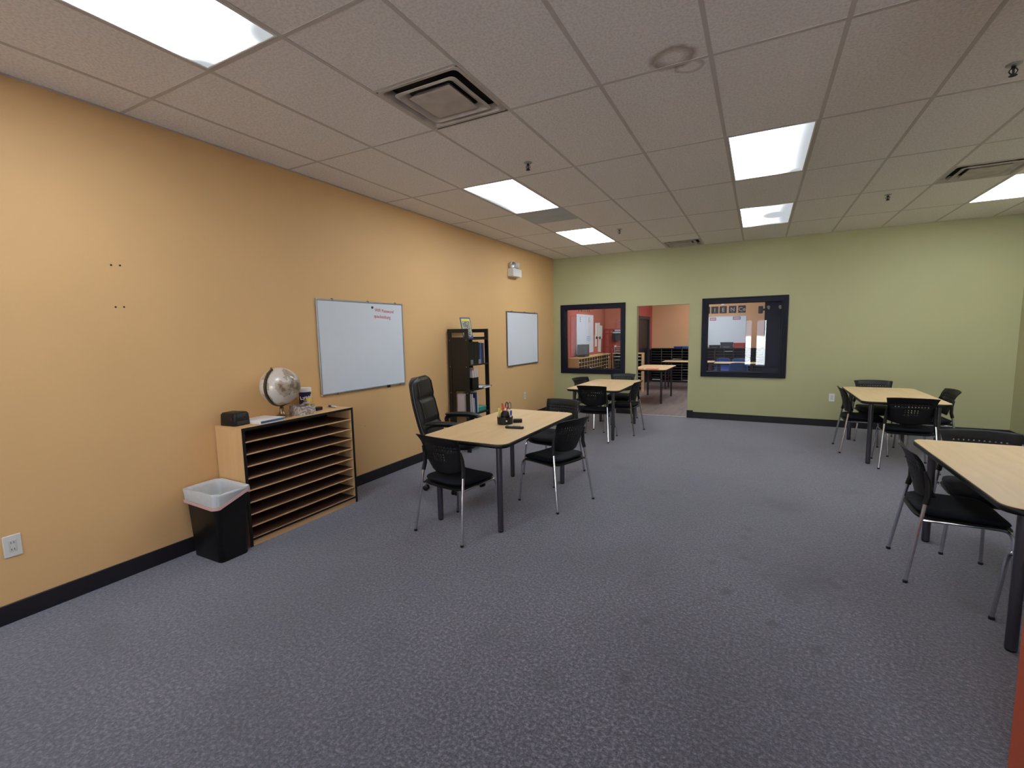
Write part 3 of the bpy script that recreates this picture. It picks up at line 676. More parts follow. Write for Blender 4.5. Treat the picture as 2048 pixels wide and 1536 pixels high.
# wipes canister
t = thing('wipes_canister', 'yellow and navy disinfecting wipes canister with white lid', 'canister', (.068, 2.85, CT), 0); t.scale = (1.12, 1.12, 1.0)
bm = B(); lathe(bm, [(.046, 0), (.048, .004), (.048, .170), (.046, .174)], 32, mis=[1, 0, 0]); obj('body', bm, [mat('canister_yellow', (226, 206, 60), .35), mat('canister_base', (230, 224, 190), .4)], t, smooth=True)
bm = B(); lathe(bm, [(.050, .172), (.050, .205), (.047, .210), (.02, .211)], 32); obj('lid', bm, M_white, t, smooth=True)
def wrap(name, poly, r, m, parent):              # a flat label shape bent round the canister; poly in (angle deg, z)
    bm = B(); N_ = 14; zs = poly
    a0, a1 = min(p[0] for p in poly), max(p[0] for p in poly)
    def zr(a):
        xs_ = []
        for i in range(len(poly)):
            (xa, za), (xb, zb) = poly[i], poly[(i+1) % len(poly)]
            if xa != xb and min(xa, xb)-1e-6 <= a <= max(xa, xb)+1e-6: xs_.append(za+(zb-za)*(a-xa)/(xb-xa))
        return min(xs_), max(xs_)
    lo, hi = [], []
    for i in range(N_+1):
        a = a0+(a1-a0)*i/N_; l, u = zr(a); q = math.radians(a)
        lo.append((r*math.cos(q), r*math.sin(q), l)); hi.append((r*math.cos(q), r*math.sin(q), u))
    A = [bm.verts.new(p) for p in lo]; Bv = [bm.verts.new(p) for p in hi]
    for i in range(N_): bm.faces.new((A[i], A[i+1], Bv[i+1], Bv[i]))
    return obj(name, bm, m, parent, smooth=True, ang=80)
lab = wrap('label_panel', [(-110, .172), (-110, .06), (-70, .07), (-20, .12), (28, .135), (28, .172)], .0484, mat('label_navy', (24, 24, 78), .4), t)
va = math.radians(-38)
text('brand_word', 'Lysol', .042, mat('label_white', (232, 232, 238), .5), t, frame_mat((math.cos(va)*.0505+math.sin(va)*.036, math.sin(va)*.0505-math.cos(va)*.036, .105), (-math.sin(va), math.cos(va), .18), (.18*math.sin(va), -.18*math.cos(va), 1)), bold=.0012)
wrap('label_banner', [(-62, .066), (-62, .084), (10, .098), (10, .076)], .0486, mat('label_blush', (226, 206, 214), .5), t)
text('variant_word', 'WIPES', .016, mat('label_navy2', (24, 24, 70), .4), t, frame_mat((math.cos(va)*.0500+math.sin(va)*.030, math.sin(va)*.0500-math.cos(va)*.030, .078), (-math.sin(va), math.cos(va), .18), (.18*math.sin(va), -.18*math.cos(va), 1)))
t = tag(boxobj('board_eraser', (-.026, -.038, 0, .026, .038, .030), M_black, None, bev=.005, loc=(.172, 2.892, CT), rot=(0, 0, .1)), 'small black board eraser beside the wipes canister', 'eraser')
def marker(name, label, loc, rot, cap, body, L=.115, r=.0075, cat='marker', group=None):
    t = thing(name, label, cat, loc, 0, group); t.rotation_euler = rot
    bm = B(); lathe(bm, [(r*.6, 0), (r, .003), (r, L*.62)], 14); obj('barrel', bm, body, t, smooth=True)
    bm = B(); lathe(bm, [(r*1.08, L*.62), (r*1.08, L*.97), (r*.8, L)], 14); obj('cap', bm, cap, t, smooth=True)
    return t
marker('whiteboard_marker', 'white marker with blue cap lying at the right end of the paper sorter', (.235, 3.05, CT+.009), (PI/2, 0, math.radians(-103)), M_blue, M_white, .14, .0085)
# ---- waste bin with liner
t = thing('waste_bin', 'black waste bin with a translucent liner beside the paper sorter', 'waste bin', (.238, 1.915, 0))
bm = B()
def rr3(w, d, z, r=.035): return [(x, y, z) for x, y in rrect(w, d, r, 5)]
loft(bm, [rr3(.325, .205, 0, .03), rr3(.335, .212, .006), rr3(.372, .25, .485), rr3(.392, .268, .487), rr3(.392, .268, .503), rr3(.376, .254, .505), rr3(.366, .245, .49), rr3(.328, .206, .012)]); obj('body', bm, M_black, t, smooth=True)
bm = B(); rings = []; N_ = 6
spec = [(.10, .05, .30), (.24, .13, .285), (.315, .195, .34), (.340, .220, .43), (.352, .232, .49), (.372, .250, .510), (.400, .276, .512), (.404, .280, .498), (.400, .276, .47), (.396, .272, .425)]
base = rrect(1, 1, .1, 9)
for li, (w, d, z) in enumerate(spec):
    P = rrect(w, d, .04, 9); ring = []
    for k, (x, y) in enumerate(P):
        a = math.atan2(y, x); q = 0; zz = z
        if li >= 8: zz += .022*math.sin(3*a+.6)+.012*math.sin(7*a); q = .003*math.sin(11*a)
        if li == 9: zz += .045*max(0, math.cos(a-.55))**3
        if li <= 3: q = .010*math.sin(5*a+li)+.005*math.sin(13*a)
        if li <= 2: zz += .025*math.sin(4*a)
        if li in (5, 6, 7): zz += .004*math.sin(6*a+1)+.003*math.sin(17*a+li)
        s = 1+q/max(.05, math.hypot(x, y)); ring.append((x*s, y*s, zz))
    rings.append(ring)
vv = loft(bm, rings, cap0=True, cap1=False)
liner = obj('bin_liner', bm, M_liner, t, smooth=True, ang=80)
bm = B(); P = rrect(.402, .278, .04, 9); pts = []
for k, (x, y) in enumerate(P):
    a = math.atan2(y, x)
    pts.append((x*1.004, y*1.004, .418+.022*math.sin(3*a+.6)+.012*math.sin(7*a)+.045*max(0, math.cos(a-.55))**3))
pts.append(pts[0]); rings = [[(x, y, z+.012), (x*1.006, y*1.006, z+.012), (x*1.006, y*1.006, z-.012), (x, y, z-.012)] for x, y, z in pts]; loft(bm, rings, cap0=False, cap1=False); obj('drawstring_band', bm, M_pink, liner, smooth=True, ang=80)

# ---- whiteboards on the orange wall
def whiteboard(y0, y1, z0, z1, label, frame=M_alu, f=.018):
    t = thing('whiteboard', label, 'whiteboard', (0, y0, z0), 0, 'whiteboards on the orange wall'); w, h = y1-y0, z1-z0
    boxobj('writing_surface', (.004, f, f, .014, w-f, h-f), M_board, t)
    for b6 in ((.001, 0, 0, .019, w, f), (.001, 0, h-f, .019, w, h), (.001, 0, f, .019, f, h-f), (.001, w-f, f, .019, w, h-f)): boxobj('frame_rail', b6, frame, t, bev=.004)
    for (y, z) in ((0, 0), (0, h), (w, 0), (w, h)): boxobj('corner_cap', (0, y-.012 if y else -.003, z-.012 if z else -.003, .021, y+.003 if y else .012, z+.003 if z else .012), mat('cap_grey', (196, 198, 200), .5), t, bev=.003)
    for (y, z) in ((w*.16, h-.004), (w*.55, h-.004), (w*.9, h-.004), (w*.16, .004), (w*.92, .004)): boxobj('mount_clip', (.0, y-.008, z-.010, .0225, y+.008, z+.012), mat('clip_metal', (140, 140, 136), .4, metal=.6), t, bev=.002)
    return t
wb = whiteboard(3.076, 4.286, 1.012, 1.944, 'large whiteboard with red handwriting above the paper sorter')
em = lambda y, z: frame_mat((.0145, y, z), (0, 1, -.05), (0, .05, 1))
text('handwriting_line', 'WiFi Password', .048, M_ink, wb, em(.762, .832), bold=.0006); text('handwriting_line', 'quackenburg', .050, M_ink, wb, em(.745, .766), bold=.0006)
bm = B(); lathe(bm, [(.014, 0), (.014, .006), (.011, .009), (.003, .0095)], 18); obj('magnet', bm, mat('magnet_grey', (60, 66, 74), .4), wb, loc=(.0142, .725, .872), rot=(0, PI/2, 0), smooth=True)
boxobj('board_clip', (.019, .89, -.012, .034, .935, .016), M_black, wb, bev=.004)
whiteboard(6.84, 8.071, 1.018, 1.947, 'blank whiteboard between the bookcase and the green wall', mat('dark_aluminium', (120, 118, 112), .4, metal=.6), .022)
# ---- emergency light
t = thing('emergency_light', 'white twin head emergency light high on the orange wall', 'emergency light', (.0, 7.09, 2.60))
boxobj('battery_box', (0, -.155, -.085, .105, .155, .045), M_white, t, bev=.012, seg=2)
for s, yaw in ((-1, -.35), (1, .55)):
    bm = B(); tube(bm, [(.05, s*.095, .04), (.05, s*.095, .075)], .014, 10); arm = obj('swivel', bm, M_white, t, smooth=True)
    bm = B(); lathe(bm, [(.030, -.045), (.045, -.03), (.052, .02), (.054, .03), (.048, .032), (.044, .022), (.006, .012)], 22, mis=[0, 0, 0, 0, 1, 1]); obj('lamp_head', bm, [M_white, M_alu], t, loc=(.055, s*.095, .110), rot=(0, math.radians(100), yaw), smooth=True)
# ---- wall plates
def plate(name, label, origin, ex_, gfci, group=None):
    t = tag(bpy.data.objects.new(name, None), label, 'wall outlet', 'wall plates'); COL.objects.link(t)
    t.matrix_world = frame_mat(origin, ex_, (0, 0, 1))
    boxobj('cover_plate', (-.038, -.063, 0, .038, .063, .006), M_white, t, bev=.003)
    o = boxobj('receptacle', (-.0165, -.034, .005, .0165, .034, .008), mat('receptacle', (206, 204, 204), .45), t, bev=.001)
    for z in (-.02, .02):
        for x in (-.006, .006): boxobj('slot', (x-.0012, z-.005, .0078, x+.0012, z+.005, .0084), M_ventdk, o)
    if gfci:
        for z in (-.005, .005): boxobj('test_button', (-.008, z-.003, .0078, .008, z+.003, .009), M_white, o)
plate('wall_outlet', 'white wall outlet low on the orange wall at the left edge', (.0, .913, .437), (0, 1, 0), True)
plate('wall_outlet', 'white wall outlet below the blank whiteboard', (.0, 7.50, .455), (0, 1, 0), False)
plate('wall_outlet', 'white wall outlet low on the green wall', (4.765, FY, .47), (1, 0, 0), False)

# ---- bookcase
def bookcase():
    t = thing('bookcase', 'tall espresso ladder bookcase between the two whiteboards', 'bookcase', (.03, 5.14, 0))
    D, Wd, Hh = .32, .53, 1.65
    for y0 in (0, Wd-.022):
        o = boxobj('side_stile', (0, y0, 0, .055, y0+.022, Hh), M_espresso, t); boxobj('side_stile', (D-.055, y0, 0, D, y0+.022, Hh), M_espresso, t)
        for z0, z1 in ((Hh-.05, Hh), (Hh-.15, Hh-.11), (.05, .10)): boxobj('side_rail', (.055, y0+.002, z0, D-.055, y0+.02, z1), M_espresso, t)
        if y0 == 0:
            boxobj('side_panel', (.055, y0+.006, .84, D-.055, y0+.016, Hh-.15), M_espresso, t); boxobj('side_panel', (.055, y0+.006, .10, .10, y0+.016, .84), M_espresso, t)
            for (x, z) in ((.03, 1.5), (.29, 1.5), (.03, 1.15), (.29, 1.15), (.03, .80), (.29, .80), (.29, .48)):
                bm = B(); lathe(bm, [(.006, 0), (.005, .002), (.001, .0025)], 8); obj('screw_cap', bm, M_alu, t, loc=(x, 0, z), rot=(PI/2, 0, 0))
    for z in (1.52, 1.175, .838, .508, .12): boxobj('shelf', (.004, .022, z-.018, D-.002, Wd-.022, z), M_espresso, t)
    boxobj('back_rail', (0.002, .022, Hh-.05, .018, Wd-.022, Hh), M_espresso, t)
    return t
bookcase()
BX, BYy = .03, 5.14
def book(name, label, cat, x0, y0, z0, w, t_, h, m, lean=0.0, group='books on the bookcase', pages=True):
    """spine faces +x; w depth in x, t_ thickness in y"""
    t = thing(name, label, cat, (x0, y0, z0), 0, group); t.rotation_euler = (lean, 0, 0)
    for y in (0, t_-.003): boxobj('cover', (0, y, 0, w, y+.003, h), m, t)
    boxobj('spine', (w-.003, .003, 0, w, t_-.003, h), m, t)
    boxobj('page_block', (.003, .003, .003, w-.0035, t_-.003, h-.004), M_paper, t)
    return t
bx = BX+.09
book('binder', 'wide black binder at the left of the top bookcase shelf', 'binder', bx, 5.175, 1.1755, .225, .12, .305, M_black)
book('binder', 'second wide black binder on the top bookcase shelf', 'binder', bx, 5.30, 1.1755, .225, .11, .30, M_black)
for k, (th, hh, c, lb) in enumerate([(.030, .275, (38, 46, 80), 'dark navy book right of the black binders'), (.028, .285, (58, 86, 150), 'blue book on the top bookcase shelf'), (.032, .275, (34, 40, 66), 'dark indigo book on the top bookcase shelf'), (.030, .28, (52, 56, 78), 'slate book at the right end of the top bookcase shelf')]):
    book('book', lb, 'book', bx+.03, 5.425+k*.0345, 1.1755, .19, th, hh, mat('book_%d' % k, c, .45))
# label cards on the binders
for y, lb in ((5.20, 'small grey card leaning on the left black binder'), (5.395, 'small grey card near the second black binder')):
    tag(boxobj('label_card', (0, 0, 0, .002, .06, .06), mat('card_grey', (120, 118, 116), .6), None, loc=(bx+.228, y, 1.177), rot=(0, .0, 0)), lb, 'card', 'cards on the top shelf')
# middle shelf: papers in a black holder, tray overhanging
t = thing('magazine_holder', 'black magazine holder with papers on the middle bookcase shelf', 'file holder', (BX+.12, 5.23, .8385), 0)
for b6 in ((0, 0, 0, .20, .004, .16), (0, .146, 0, .20, .15, .16), (.196, .004, 0, .20, .146, .16), (0, .004, 0, .004, .146, .24), (.004, .004, 0, .196, .146, .004)): boxobj('panel', b6, M_black, t)
for k, (y, h, c) in enumerate(((.02, .25, (206, 196, 196)), (.055, .285, (214, 176, 160)), (.085, .27, (206, 200, 200)), (.12, .27, (196, 198, 206)))):
    tag(boxobj('paper_file', (0, 0, 0, .185, .02, h), mat('file_%d' % k, c, .7), None, loc=(BX+.128, 5.23+y, .845)), ['pale', 'peach', 'cream', 'bluish'][k]+' paper file standing in the magazine holder', 'paper file', 'files in the magazine holder')
t = thing('letter_tray', 'silver grey tray overhanging the middle bookcase shelf', 'tray', (BX+.155, 5.40, .8385), 0)
boxobj('base', (-.06, 0, 0, .22, .20, .004), M_black, t); boxobj('rim', (.212, 0, .004, .22, .24, .03), M_grey, t); boxobj('rim', (-.06, .196, .004, .212, .204, .03), M_grey, t); boxobj('paper', (-.05, .005, .0045, .235, .19, .02), M_paper, t, rot=(0, 0, .05))
# lower shelf
for k, (y, th, h, c, lb, ln) in enumerate([(5.18, .03, .275, (196, 184, 184), 'pale pink folder at the left of the lower bookcase shelf', 0), (5.255, .016, .27, (220, 220, 224), 'white thin book leaning on the lower bookcase shelf', .05), (5.30, .012, .21, (206, 206, 206), 'short white booklet on the lower bookcase shelf', .06), (5.335, .034, .27, (44, 60, 104), 'dark blue book on the lower bookcase shelf', .03), (5.375, .016, .285, (226, 226, 228), 'white book beside the blue one on the lower bookcase shelf', .03)]):
    book('book', lb, 'book', BX+.10, y, .509, .20, th, h, mat('lowbook_%d' % k, c, .6), ln)
tag(boxobj('folder', (0, 0, 0, .11, .003, .255), mat('folder_pink', (202, 190, 190), .7), None, loc=(BX+.115, 5.168, .509)), 'pale folder showing through the open side of the bookcase', 'folder')
t = thing('pencil_case', 'teal plastic pencil case at the right of the lower bookcase shelf', 'pencil case', (BX+.20, 5.53, .5085), 0)
boxobj('body', (-.09, -.11, 0, .09, .09, .045), mat('teal_plastic', (52, 140, 132), .35), t, bev=.01, seg=2); boxobj('lid', (-.092, -.112, .046, .092, .092, .065), mat('teal_plastic_lid', (64, 156, 148), .3), t, bev=.008, seg=2)
# small objects behind the open side of the bookcase
tag(boxobj('desk_clock', (0, 0, 0, .05, .045, .06), M_grey, None, bev=.006, loc=(BX+.15, 5.172, .8385)), 'small grey desk clock on the middle bookcase shelf', 'clock')
# picture book on the top
t = thing('picture_magazine', 'blue and yellow picture magazine propped on top of the bookcase', 'magazine', (BX+.235, 5.165, 1.5205), 0)
t.rotation_euler = (0, math.radians(-12), math.radians(-12))
boxobj('cover_sheet', (0, 0, 0, .006, .185, .285), mat('mag_blue', (52, 74, 150), .4), t); boxobj('yellow_border', (.0062, .014, .04, .0068, .171, .268), mat('mag_yellow', (214, 206, 70), .5), t)
boxobj('picture', (.007, .026, .02, .0076, .160, .235), marble_mat('mag_picture', (70, 66, 66), (188, 182, 178), 24), t)

# ---- pen organizer and things on the first table
t = thing('pen_organizer', 'black round pen organizer on the first table', 'pen holder', (1.632, 3.775, TH), .5)
bm = B(); lathe(bm, [(.068, 0), (.072, .004), (.074, .068), (.071, .068), (.069, .010), (.001, .010)], 30); obj('outer_cup', bm, M_black, t, smooth=True)
bm = B(); n = 30; lo, hi, lo2, hi2 = [], [], [], []
for i in range(n+1):
    a = PI*i/n+PI; h = .075+.055*math.sin((i/n)*PI)**.8; r = .040
    lo.append((r*math.cos(a), -.012+r*math.sin(a)*.8, .01)); hi.append((r*math.cos(a), -.012+r*math.sin(a)*.8, h))
A = [bm.verts.new(p) for p in lo]; C_ = [bm.verts.new(p) for p in hi]
for i in range(n): bm.faces.new((A[i], A[i+1], C_[i+1], C_[i]))
o = obj('inner_cup', bm, M_black, t, smooth=True, ang=80); md = o.modifiers.new('thickness', 'SOLIDIFY'); md.thickness = .003
bm = B(); lathe(bm, [(.009, 0), (.006, .003), (.001, .004)], 12); obj('logo_stud', bm, M_chrome, t, loc=(.014, -.0725, .036), rot=(PI/2, 0, 0), smooth=True)
def pen(label, lx, ly, cap, body, tiltx, tilty, L=.14, r=.006, z=.011, nm='pen'):
    c, s = math.cos(.5), math.sin(.5); return marker(nm, label, (1.632+lx*c-ly*s, 3.775+lx*s+ly*c, TH+z), (tiltx, tilty, 0), cap, body, L, r, 'pen', 'pens in the organizer')
pen('yellow highlighter leaning out of the pen organizer', -.042, .015, mat('hl_yellow', (216, 206, 96), .4), mat('hl_yellow', (216, 206, 96), .4), -.06, -.16, .135, .009)
pen('red marker standing in the pen organizer', -.012, .018, mat('pen_red', (206, 70, 46), .4), mat('pen_red', (206, 70, 46), .4), .02, -.06, .178, .008)
pen('dark red pencil standing in the pen organizer', -.026, .02, mat('pen_wine', (120, 50, 56), .5), mat('pen_wine', (120, 50, 56), .5), .0, .05, .14, .005)
pen('pink highlighter in the middle of the pen organizer', .020, .010, mat('hl_pink', (226, 60, 110), .4), mat('hl_pink', (226, 60, 110), .4), .02, -.05, .15, .009)
pen('cream marker at the centre of the pen organizer', .004, -.002, mat('hl_cream', (220, 214, 160), .5), M_white, 0, .02, .135, .007)
pen('white marker with blue cap at the right of the pen organizer', .050, -.018, M_blue, M_white, .06, .10, .118, .009)
pen('white pen at the left rim of the pen organizer', -.055, -.008, M_white, M_white, .02, -.10, .088, .006)
t = thing('scissors', 'scissors with black loops standing in the pen organizer', 'scissors', (1.655, 3.80, TH+.011), .5)
for s in (-1, 1):
    bm = B(); box(bm, s*.004-.004, -.001, 0, s*.004+.004, .001, .11); obj('blade', bm, M_alu, t)
    bm = B(); pts = [(s*.013+.012*math.cos(a), 0, .155+.032*math.sin(a)) for a in [2*PI*i/20 for i in range(21)]]; tube(bm, pts, .0045, 8, cap=False); obj('handle_loop', bm, [M_black, M_grey][s > 0], t, smooth=True)
tag(boxobj('board_eraser', (-.022, -.042, 0, .022, .042, .034), M_black, None, bev=.005, loc=(1.716, 3.868, TH), rot=(0, 0, -1.15)), 'black felt board eraser behind the pen organizer', 'eraser')
t = thing('cordless_phone', 'dark cordless phone handset lying on the first table', 'phone', (1.815, 3.612, TH), math.radians(10))
bm = B(); loft(bm, [[(x, y, z) for x, y in rrect(w, d, .018, 4)] for z, w, d in ((0, .165, .042), (.004, .172, .048), (.016, .170, .046), (.021, .158, .036))]); obj('body', bm, M_black, t, smooth=True, ang=50)
boxobj('screen', (-.055, -.014, .0205, -.015, .014, .0225), mat('phone_silver', (170, 170, 172), .3), t, bev=.001)
for i in range(4):
    for j in range(3): boxobj('key', (.0+i*.013, -.014+j*.010, .0205, .009+i*.013, -.007+j*.010, .0225), M_grey, t)
boxobj('earpiece', (.056, -.012, .0205, .074, .012, .0222), mat('phone_silver', (170, 170, 172), .3), t, bev=.001)

# ================================================================== NEXT ROOM (through windows and doorway)
Y1, Y2, XJ = 12.42, 15.15, .72
bm = B(); box(bm, -.15, FY+WT, 0, 0, Y1+.1, H+.3); struct('wall_next_left', bm, M_red, 'red side wall of the next room seen through the left window')
bm = B(); box(bm, 0, Y1, 0, XJ, Y1+.1, H+.3); struct('wall_next_red', bm, M_red, 'red end wall of the next room seen through the left window')
bm = B(); D0, D1, DZ = 13.32, 14.78, 2.0
for b6 in ((XJ-.1, Y1+.1, 0, XJ, D0, H+.3), (XJ-.1, D1, 0, XJ, Y2, H+.3), (XJ-.1, D0, DZ, XJ, D1, H+.3)): box(bm, *b6)
struct('wall_next_jog', bm, M_red, 'short red return wall with a dark door, seen through the doorway')
bm = B()
for b6 in ((XJ-.1, D0, 0, XJ+.015, D0+.09, DZ), (XJ-.1, D1-.09, 0, XJ+.015, D1, DZ), (XJ-.1, D0+.09, DZ-.09, XJ+.015, D1-.09, DZ)): box(bm, *b6)
d = struct('door_1', bm, mat('door_frame_grey', (48, 48, 58), .5), 'dark grey door in the red return wall of the next room')
boxobj('door_leaf', (XJ-.07, D0+.09, .01, XJ-.03, D1-.09, DZ-.09), mat('door_dark', (28, 27, 34), .45), d); bm = B(); lathe(bm, [(.012, 0), (.012, .04), (.028, .05), (.028, .07), (.01, .08)], 14); obj('door_knob', bm, M_chrome, d, loc=(XJ-.03, D0+.18, .95), rot=(0, PI/2, 0), smooth=True)
bm = B(); box(bm, XJ-.1, Y2, 0, RX+.15, Y2+.15, H+.3); struct('wall_next_far', bm, M_peach, 'peach end wall of the next room with science letters')
bm = B(); box(bm, RX, FY+WT, 0, RX+.15, Y2, H+.3); struct('wall_next_right', bm, M_peach, 'peach side wall of the next room')
bm = B(); box(bm, -.15, FY+WT, H, RX+.15, Y2+.15, H+.3); struct('ceiling_next_room', bm, M_tile, 'plain ceiling of the next room')
NX_ = 10.2
bm = B(); box(bm, 3.79, NX_, 0, RX, NX_+.12, H); nav = struct('wall_next_navy', bm, mat('navy_partition_paint', (16, 26, 64), .55, spec=.25), 'navy painted partition filling the right part of the right window')
for (x, y0, lb) in ((.75, 9.7, 'next room troffer by the red wall'), (2.1, 10.6, 'next room troffer above the first far table'), (2.2, 13.1, 'next room troffer before the science wall'), (3.05, 12.3, 'next room troffer above the right window table')):  # last one is an unseen extra, added to brighten the science wall
    troffer(x, x+.61, y0, y0+1.22, lb, M_lens, 'next room troffers', z=H-.095)
# cubbies
M_cubd = mat('cubby_inside', (58, 42, 34), .8)  # dark colour stands for the shade inside the cells
def cubby(name, label, loc, rz, w, h, dpt, ncol, nrow, mbody, mfront, group=None, skip=None, paper=0.0, z0=.05):
    """front faces local -y, width along x, origin front bottom left"""
    t = thing(name, label, 'cabinet', loc, rz, group); th = .016
    boxobj('top_panel', (-.004, -.004, h-.022, w+.004, dpt, h), mbody, t)
    for x in (0, w-th): boxobj('side_panel', (x, 0, 0, x+th, dpt, h-.022), mbody, t)
    boxobj('back_panel', (th, dpt-.006, 0, w-th, dpt, h-.022), M_slot, t); boxobj('kick_panel', (th, .01, 0, w-th, .025, z0), mbody, t)
    cw = (w-2*th)/ncol; rh = (h-.022-z0)/nrow
    for c in range(1, ncol):
        zb = z0
        if skip: zb = z0+rh*min(r for r in range(nrow) if not skip(c, r)) if skip(c, 0) and skip(c-1, 0) else z0
        d_ = boxobj('divider', (th+c*cw-.006, .006, zb, th+c*cw+.006, dpt-.006, h-.022), M_cubd, t); boxobj('divider_edge', (th+c*cw-.007, .001, zb, th+c*cw+.007, .006, h-.022), mfront, d_)
    sm = {}
    for r in range(nrow):
        for c in range(ncol):
            if skip and skip(c, r): continue
            if 's' not in sm:
                bm = B(); box(bm, .007, .008, 0, cw-.007, dpt-.008, .006, 1); box(bm, .007, .002, -.001, cw-.007, .008, .007, 0); s = obj('shelf', bm, [mfront, M_cubd], t); sm['s'] = s.data
            else:
                s = bpy.data.objects.new('shelf', sm['s']); COL.objects.link(s); s.parent = t
            s.location = (th+c*cw, 0, z0+r*rh)
            if random.random() < paper:
                pz = .008+.014*random.random()
                q = boxobj('paper_stack', (.02, .01+.03*random.random(), .0065, cw-.03, dpt-.05, pz+.004), M_paper, t); q.location = (th+c*cw, 0, z0+r*rh)
    return t
M_cubl = mat('cubby_shelf_tan', (196, 160, 124), .6); M_blk = mat('cubby_black', (18, 17, 19), .5); M_shelfgrey = mat('cubby_shelf_grey', (104, 100, 104), .5)
# along the red side wall: front faces +x
cubby('mail_cubby', 'long maple mail cubby along the red wall behind the left window', (.27, 9.62, 0), PI/2, 2.46, 1.01, .26, 13, 11, M_cab, M_cubl, 'next room cubbies', skip=lambda c, r: (3 <= c <= 8 and r <= 7), paper=.12)
cubby('paper_sorter', 'small maple sorter ending at the doorway edge in the next room', (.31, 12.12, 0), 0, .77, 1.01, .28, 1, 11, M_cab, M_shelfgrey, 'next room cubbies', paper=.4)
for k in range(2):
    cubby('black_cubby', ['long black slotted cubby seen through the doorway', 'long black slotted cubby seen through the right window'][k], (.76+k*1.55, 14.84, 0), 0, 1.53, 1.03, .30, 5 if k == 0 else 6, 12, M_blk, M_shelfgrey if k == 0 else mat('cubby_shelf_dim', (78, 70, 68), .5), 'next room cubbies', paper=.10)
# far tables
ft = table('classroom_table', 'maple table with red papers just beyond the doorway', (1.60, 11.02, 0), 0, .76, 1.52, group='next room tables')
table('classroom_table', 'second maple table farther beyond the doorway', (2.05, 13.30, 0), PI/2, .70, 1.30, group='next room tables')
table('classroom_table', 'maple table behind the right window', (3.20, 12.95, 0), PI/2, .70, .95, group='next room tables')
for k, (x, y, a) in enumerate(((1.42, 10.42, .2), (1.60, 10.47, -.1), (1.73, 10.40, .1))):
    tag(boxobj('red_paper', (-.07, -.10, 0, .07, .10, .004+.003*k), mat('paper_red', (226, 104, 84), .7), None, loc=(x, y, TH), rot=(0, 0, a)), ['leftmost', 'middle', 'rightmost'][k]+' red paper sheet on the table beyond the doorway', 'paper', 'red papers')
# whiteboard pair on the red side wall
t = thing('double_whiteboard', 'two panel whiteboard on the red wall behind the left window', 'whiteboard', (0, 10.2, 1.07))
for k in range(2):
    p_ = boxobj('panel', (.002, .62*k+.004, 0, .014, .62*(k+1)-.004, .92), M_board, t, bev=.003)
    text('emblem_lines', 'E' if k == 0 else 'G', .17, M_charcoal if k == 0 else mat('emblem_coral', (206, 120, 112), .6), p_, frame_mat((.0145, .62*k+.22, .74), (0, 1, 0), (0, 0, 1)), bold=-.002)
for z in (.30, .34, .38): boxobj('blue_note_line', (.0142, .70, z, .015, .98, z+.014), mat('note_blue', (110, 140, 196), .6), t)
# black letters above, only their feet show below the window head
t = thing('wall_letters', 'black cut out letters above the two panel whiteboard, tops hidden', 'letters', (0, 10.35, 2.05))
text('letter', 'MATH', .30, M_black, t, frame_mat((.004, 0, 0), (0, 1, 0), (0, 0, 1)), extr=.003)
# papers on red walls
for k, (y, z0, h, w, tl, lb) in enumerate([(11.60, 1.46, .34, .16, .0, 'upper left'), (11.78, 1.44, .36, .22, .05, 'upper middle'), (11.98, 1.40, .34, .20, -.06, 'upper right'), (11.56, 1.20, .30, .15, .03, 'lower left'), (11.82, 1.06, .38, .22, -.08, 'lower right')]):
    tag(boxobj('pinned_paper', (0, 0, 0, .004+.004*k, w, h), M_paper, None, loc=(.002, y, z0), rot=(tl, 0, 0)), 'white paper pinned %s in the cluster on the red wall' % lb, 'paper', 'papers on the red wall')
for k, (y, z) in enumerate(((11.62, 1.43), (11.90, 1.42))): tag(boxobj('binder_clip', (0, -.03, -.03, .03, .03, .02), M_black, None, bev=.005, loc=(.024, y, z), rot=(.5, 0, 0)), ['left', 'right'][k]+' black binder clip holding the papers on the red wall', 'clip', 'binder clips')
t = thing('wall_file_pocket', 'black wall pocket stuffed with papers at the right of the left window', 'wall pocket', (.235, Y1, 1.34))
boxobj('back', (0, -.012, 0, .36, 0, .27), M_charcoal, t); boxobj('front', (0, -.10, 0, .36, -.092, .19), M_charcoal, t); boxobj('floor_panel', (0, -.092, 0, .36, -.012, .008), M_charcoal, t)
for k in range(3): boxobj('paper', (.02+.02*k, -.085+.022*k, .01, .34, -.078+.022*k, .22+.03*k), [M_paper, M_skyblue, M_paper][k], t)
t = thing('tray_stack', 'white stacked letter trays on the sorter at the right of the left window', 'tray', (.345, 12.16, 1.0105))
for k in range(4):
    boxobj('tray', (0, 0, .052*k, .30, .20, .052*k+.006), M_white, t); boxobj('tray_side', (0, 0, .052*k+.006, .006, .20, .052*k+.046), M_white, t); boxobj('tray_side', (.294, 0, .052*k+.006, .30, .20, .052*k+.046), M_white, t)
t = thing('file_crate', 'dark upright file box standing on the mail cubby', 'file box', (.06, 10.12, 1.0105))
boxobj('front_panel', (.17, 0, 0, .178, .31, .28), M_charcoal, t, bev=.003); boxobj('back_panel', (0, 0, 0, .008, .31, .28), M_charcoal, t); boxobj('end_panel', (.008, 0, 0, .17, .008, .28), M_charcoal, t); boxobj('end_panel', (.008, .302, 0, .17, .31, .28), M_charcoal, t); boxobj('bottom_panel', (.008, .008, 0, .17, .302, .008), M_charcoal, t)
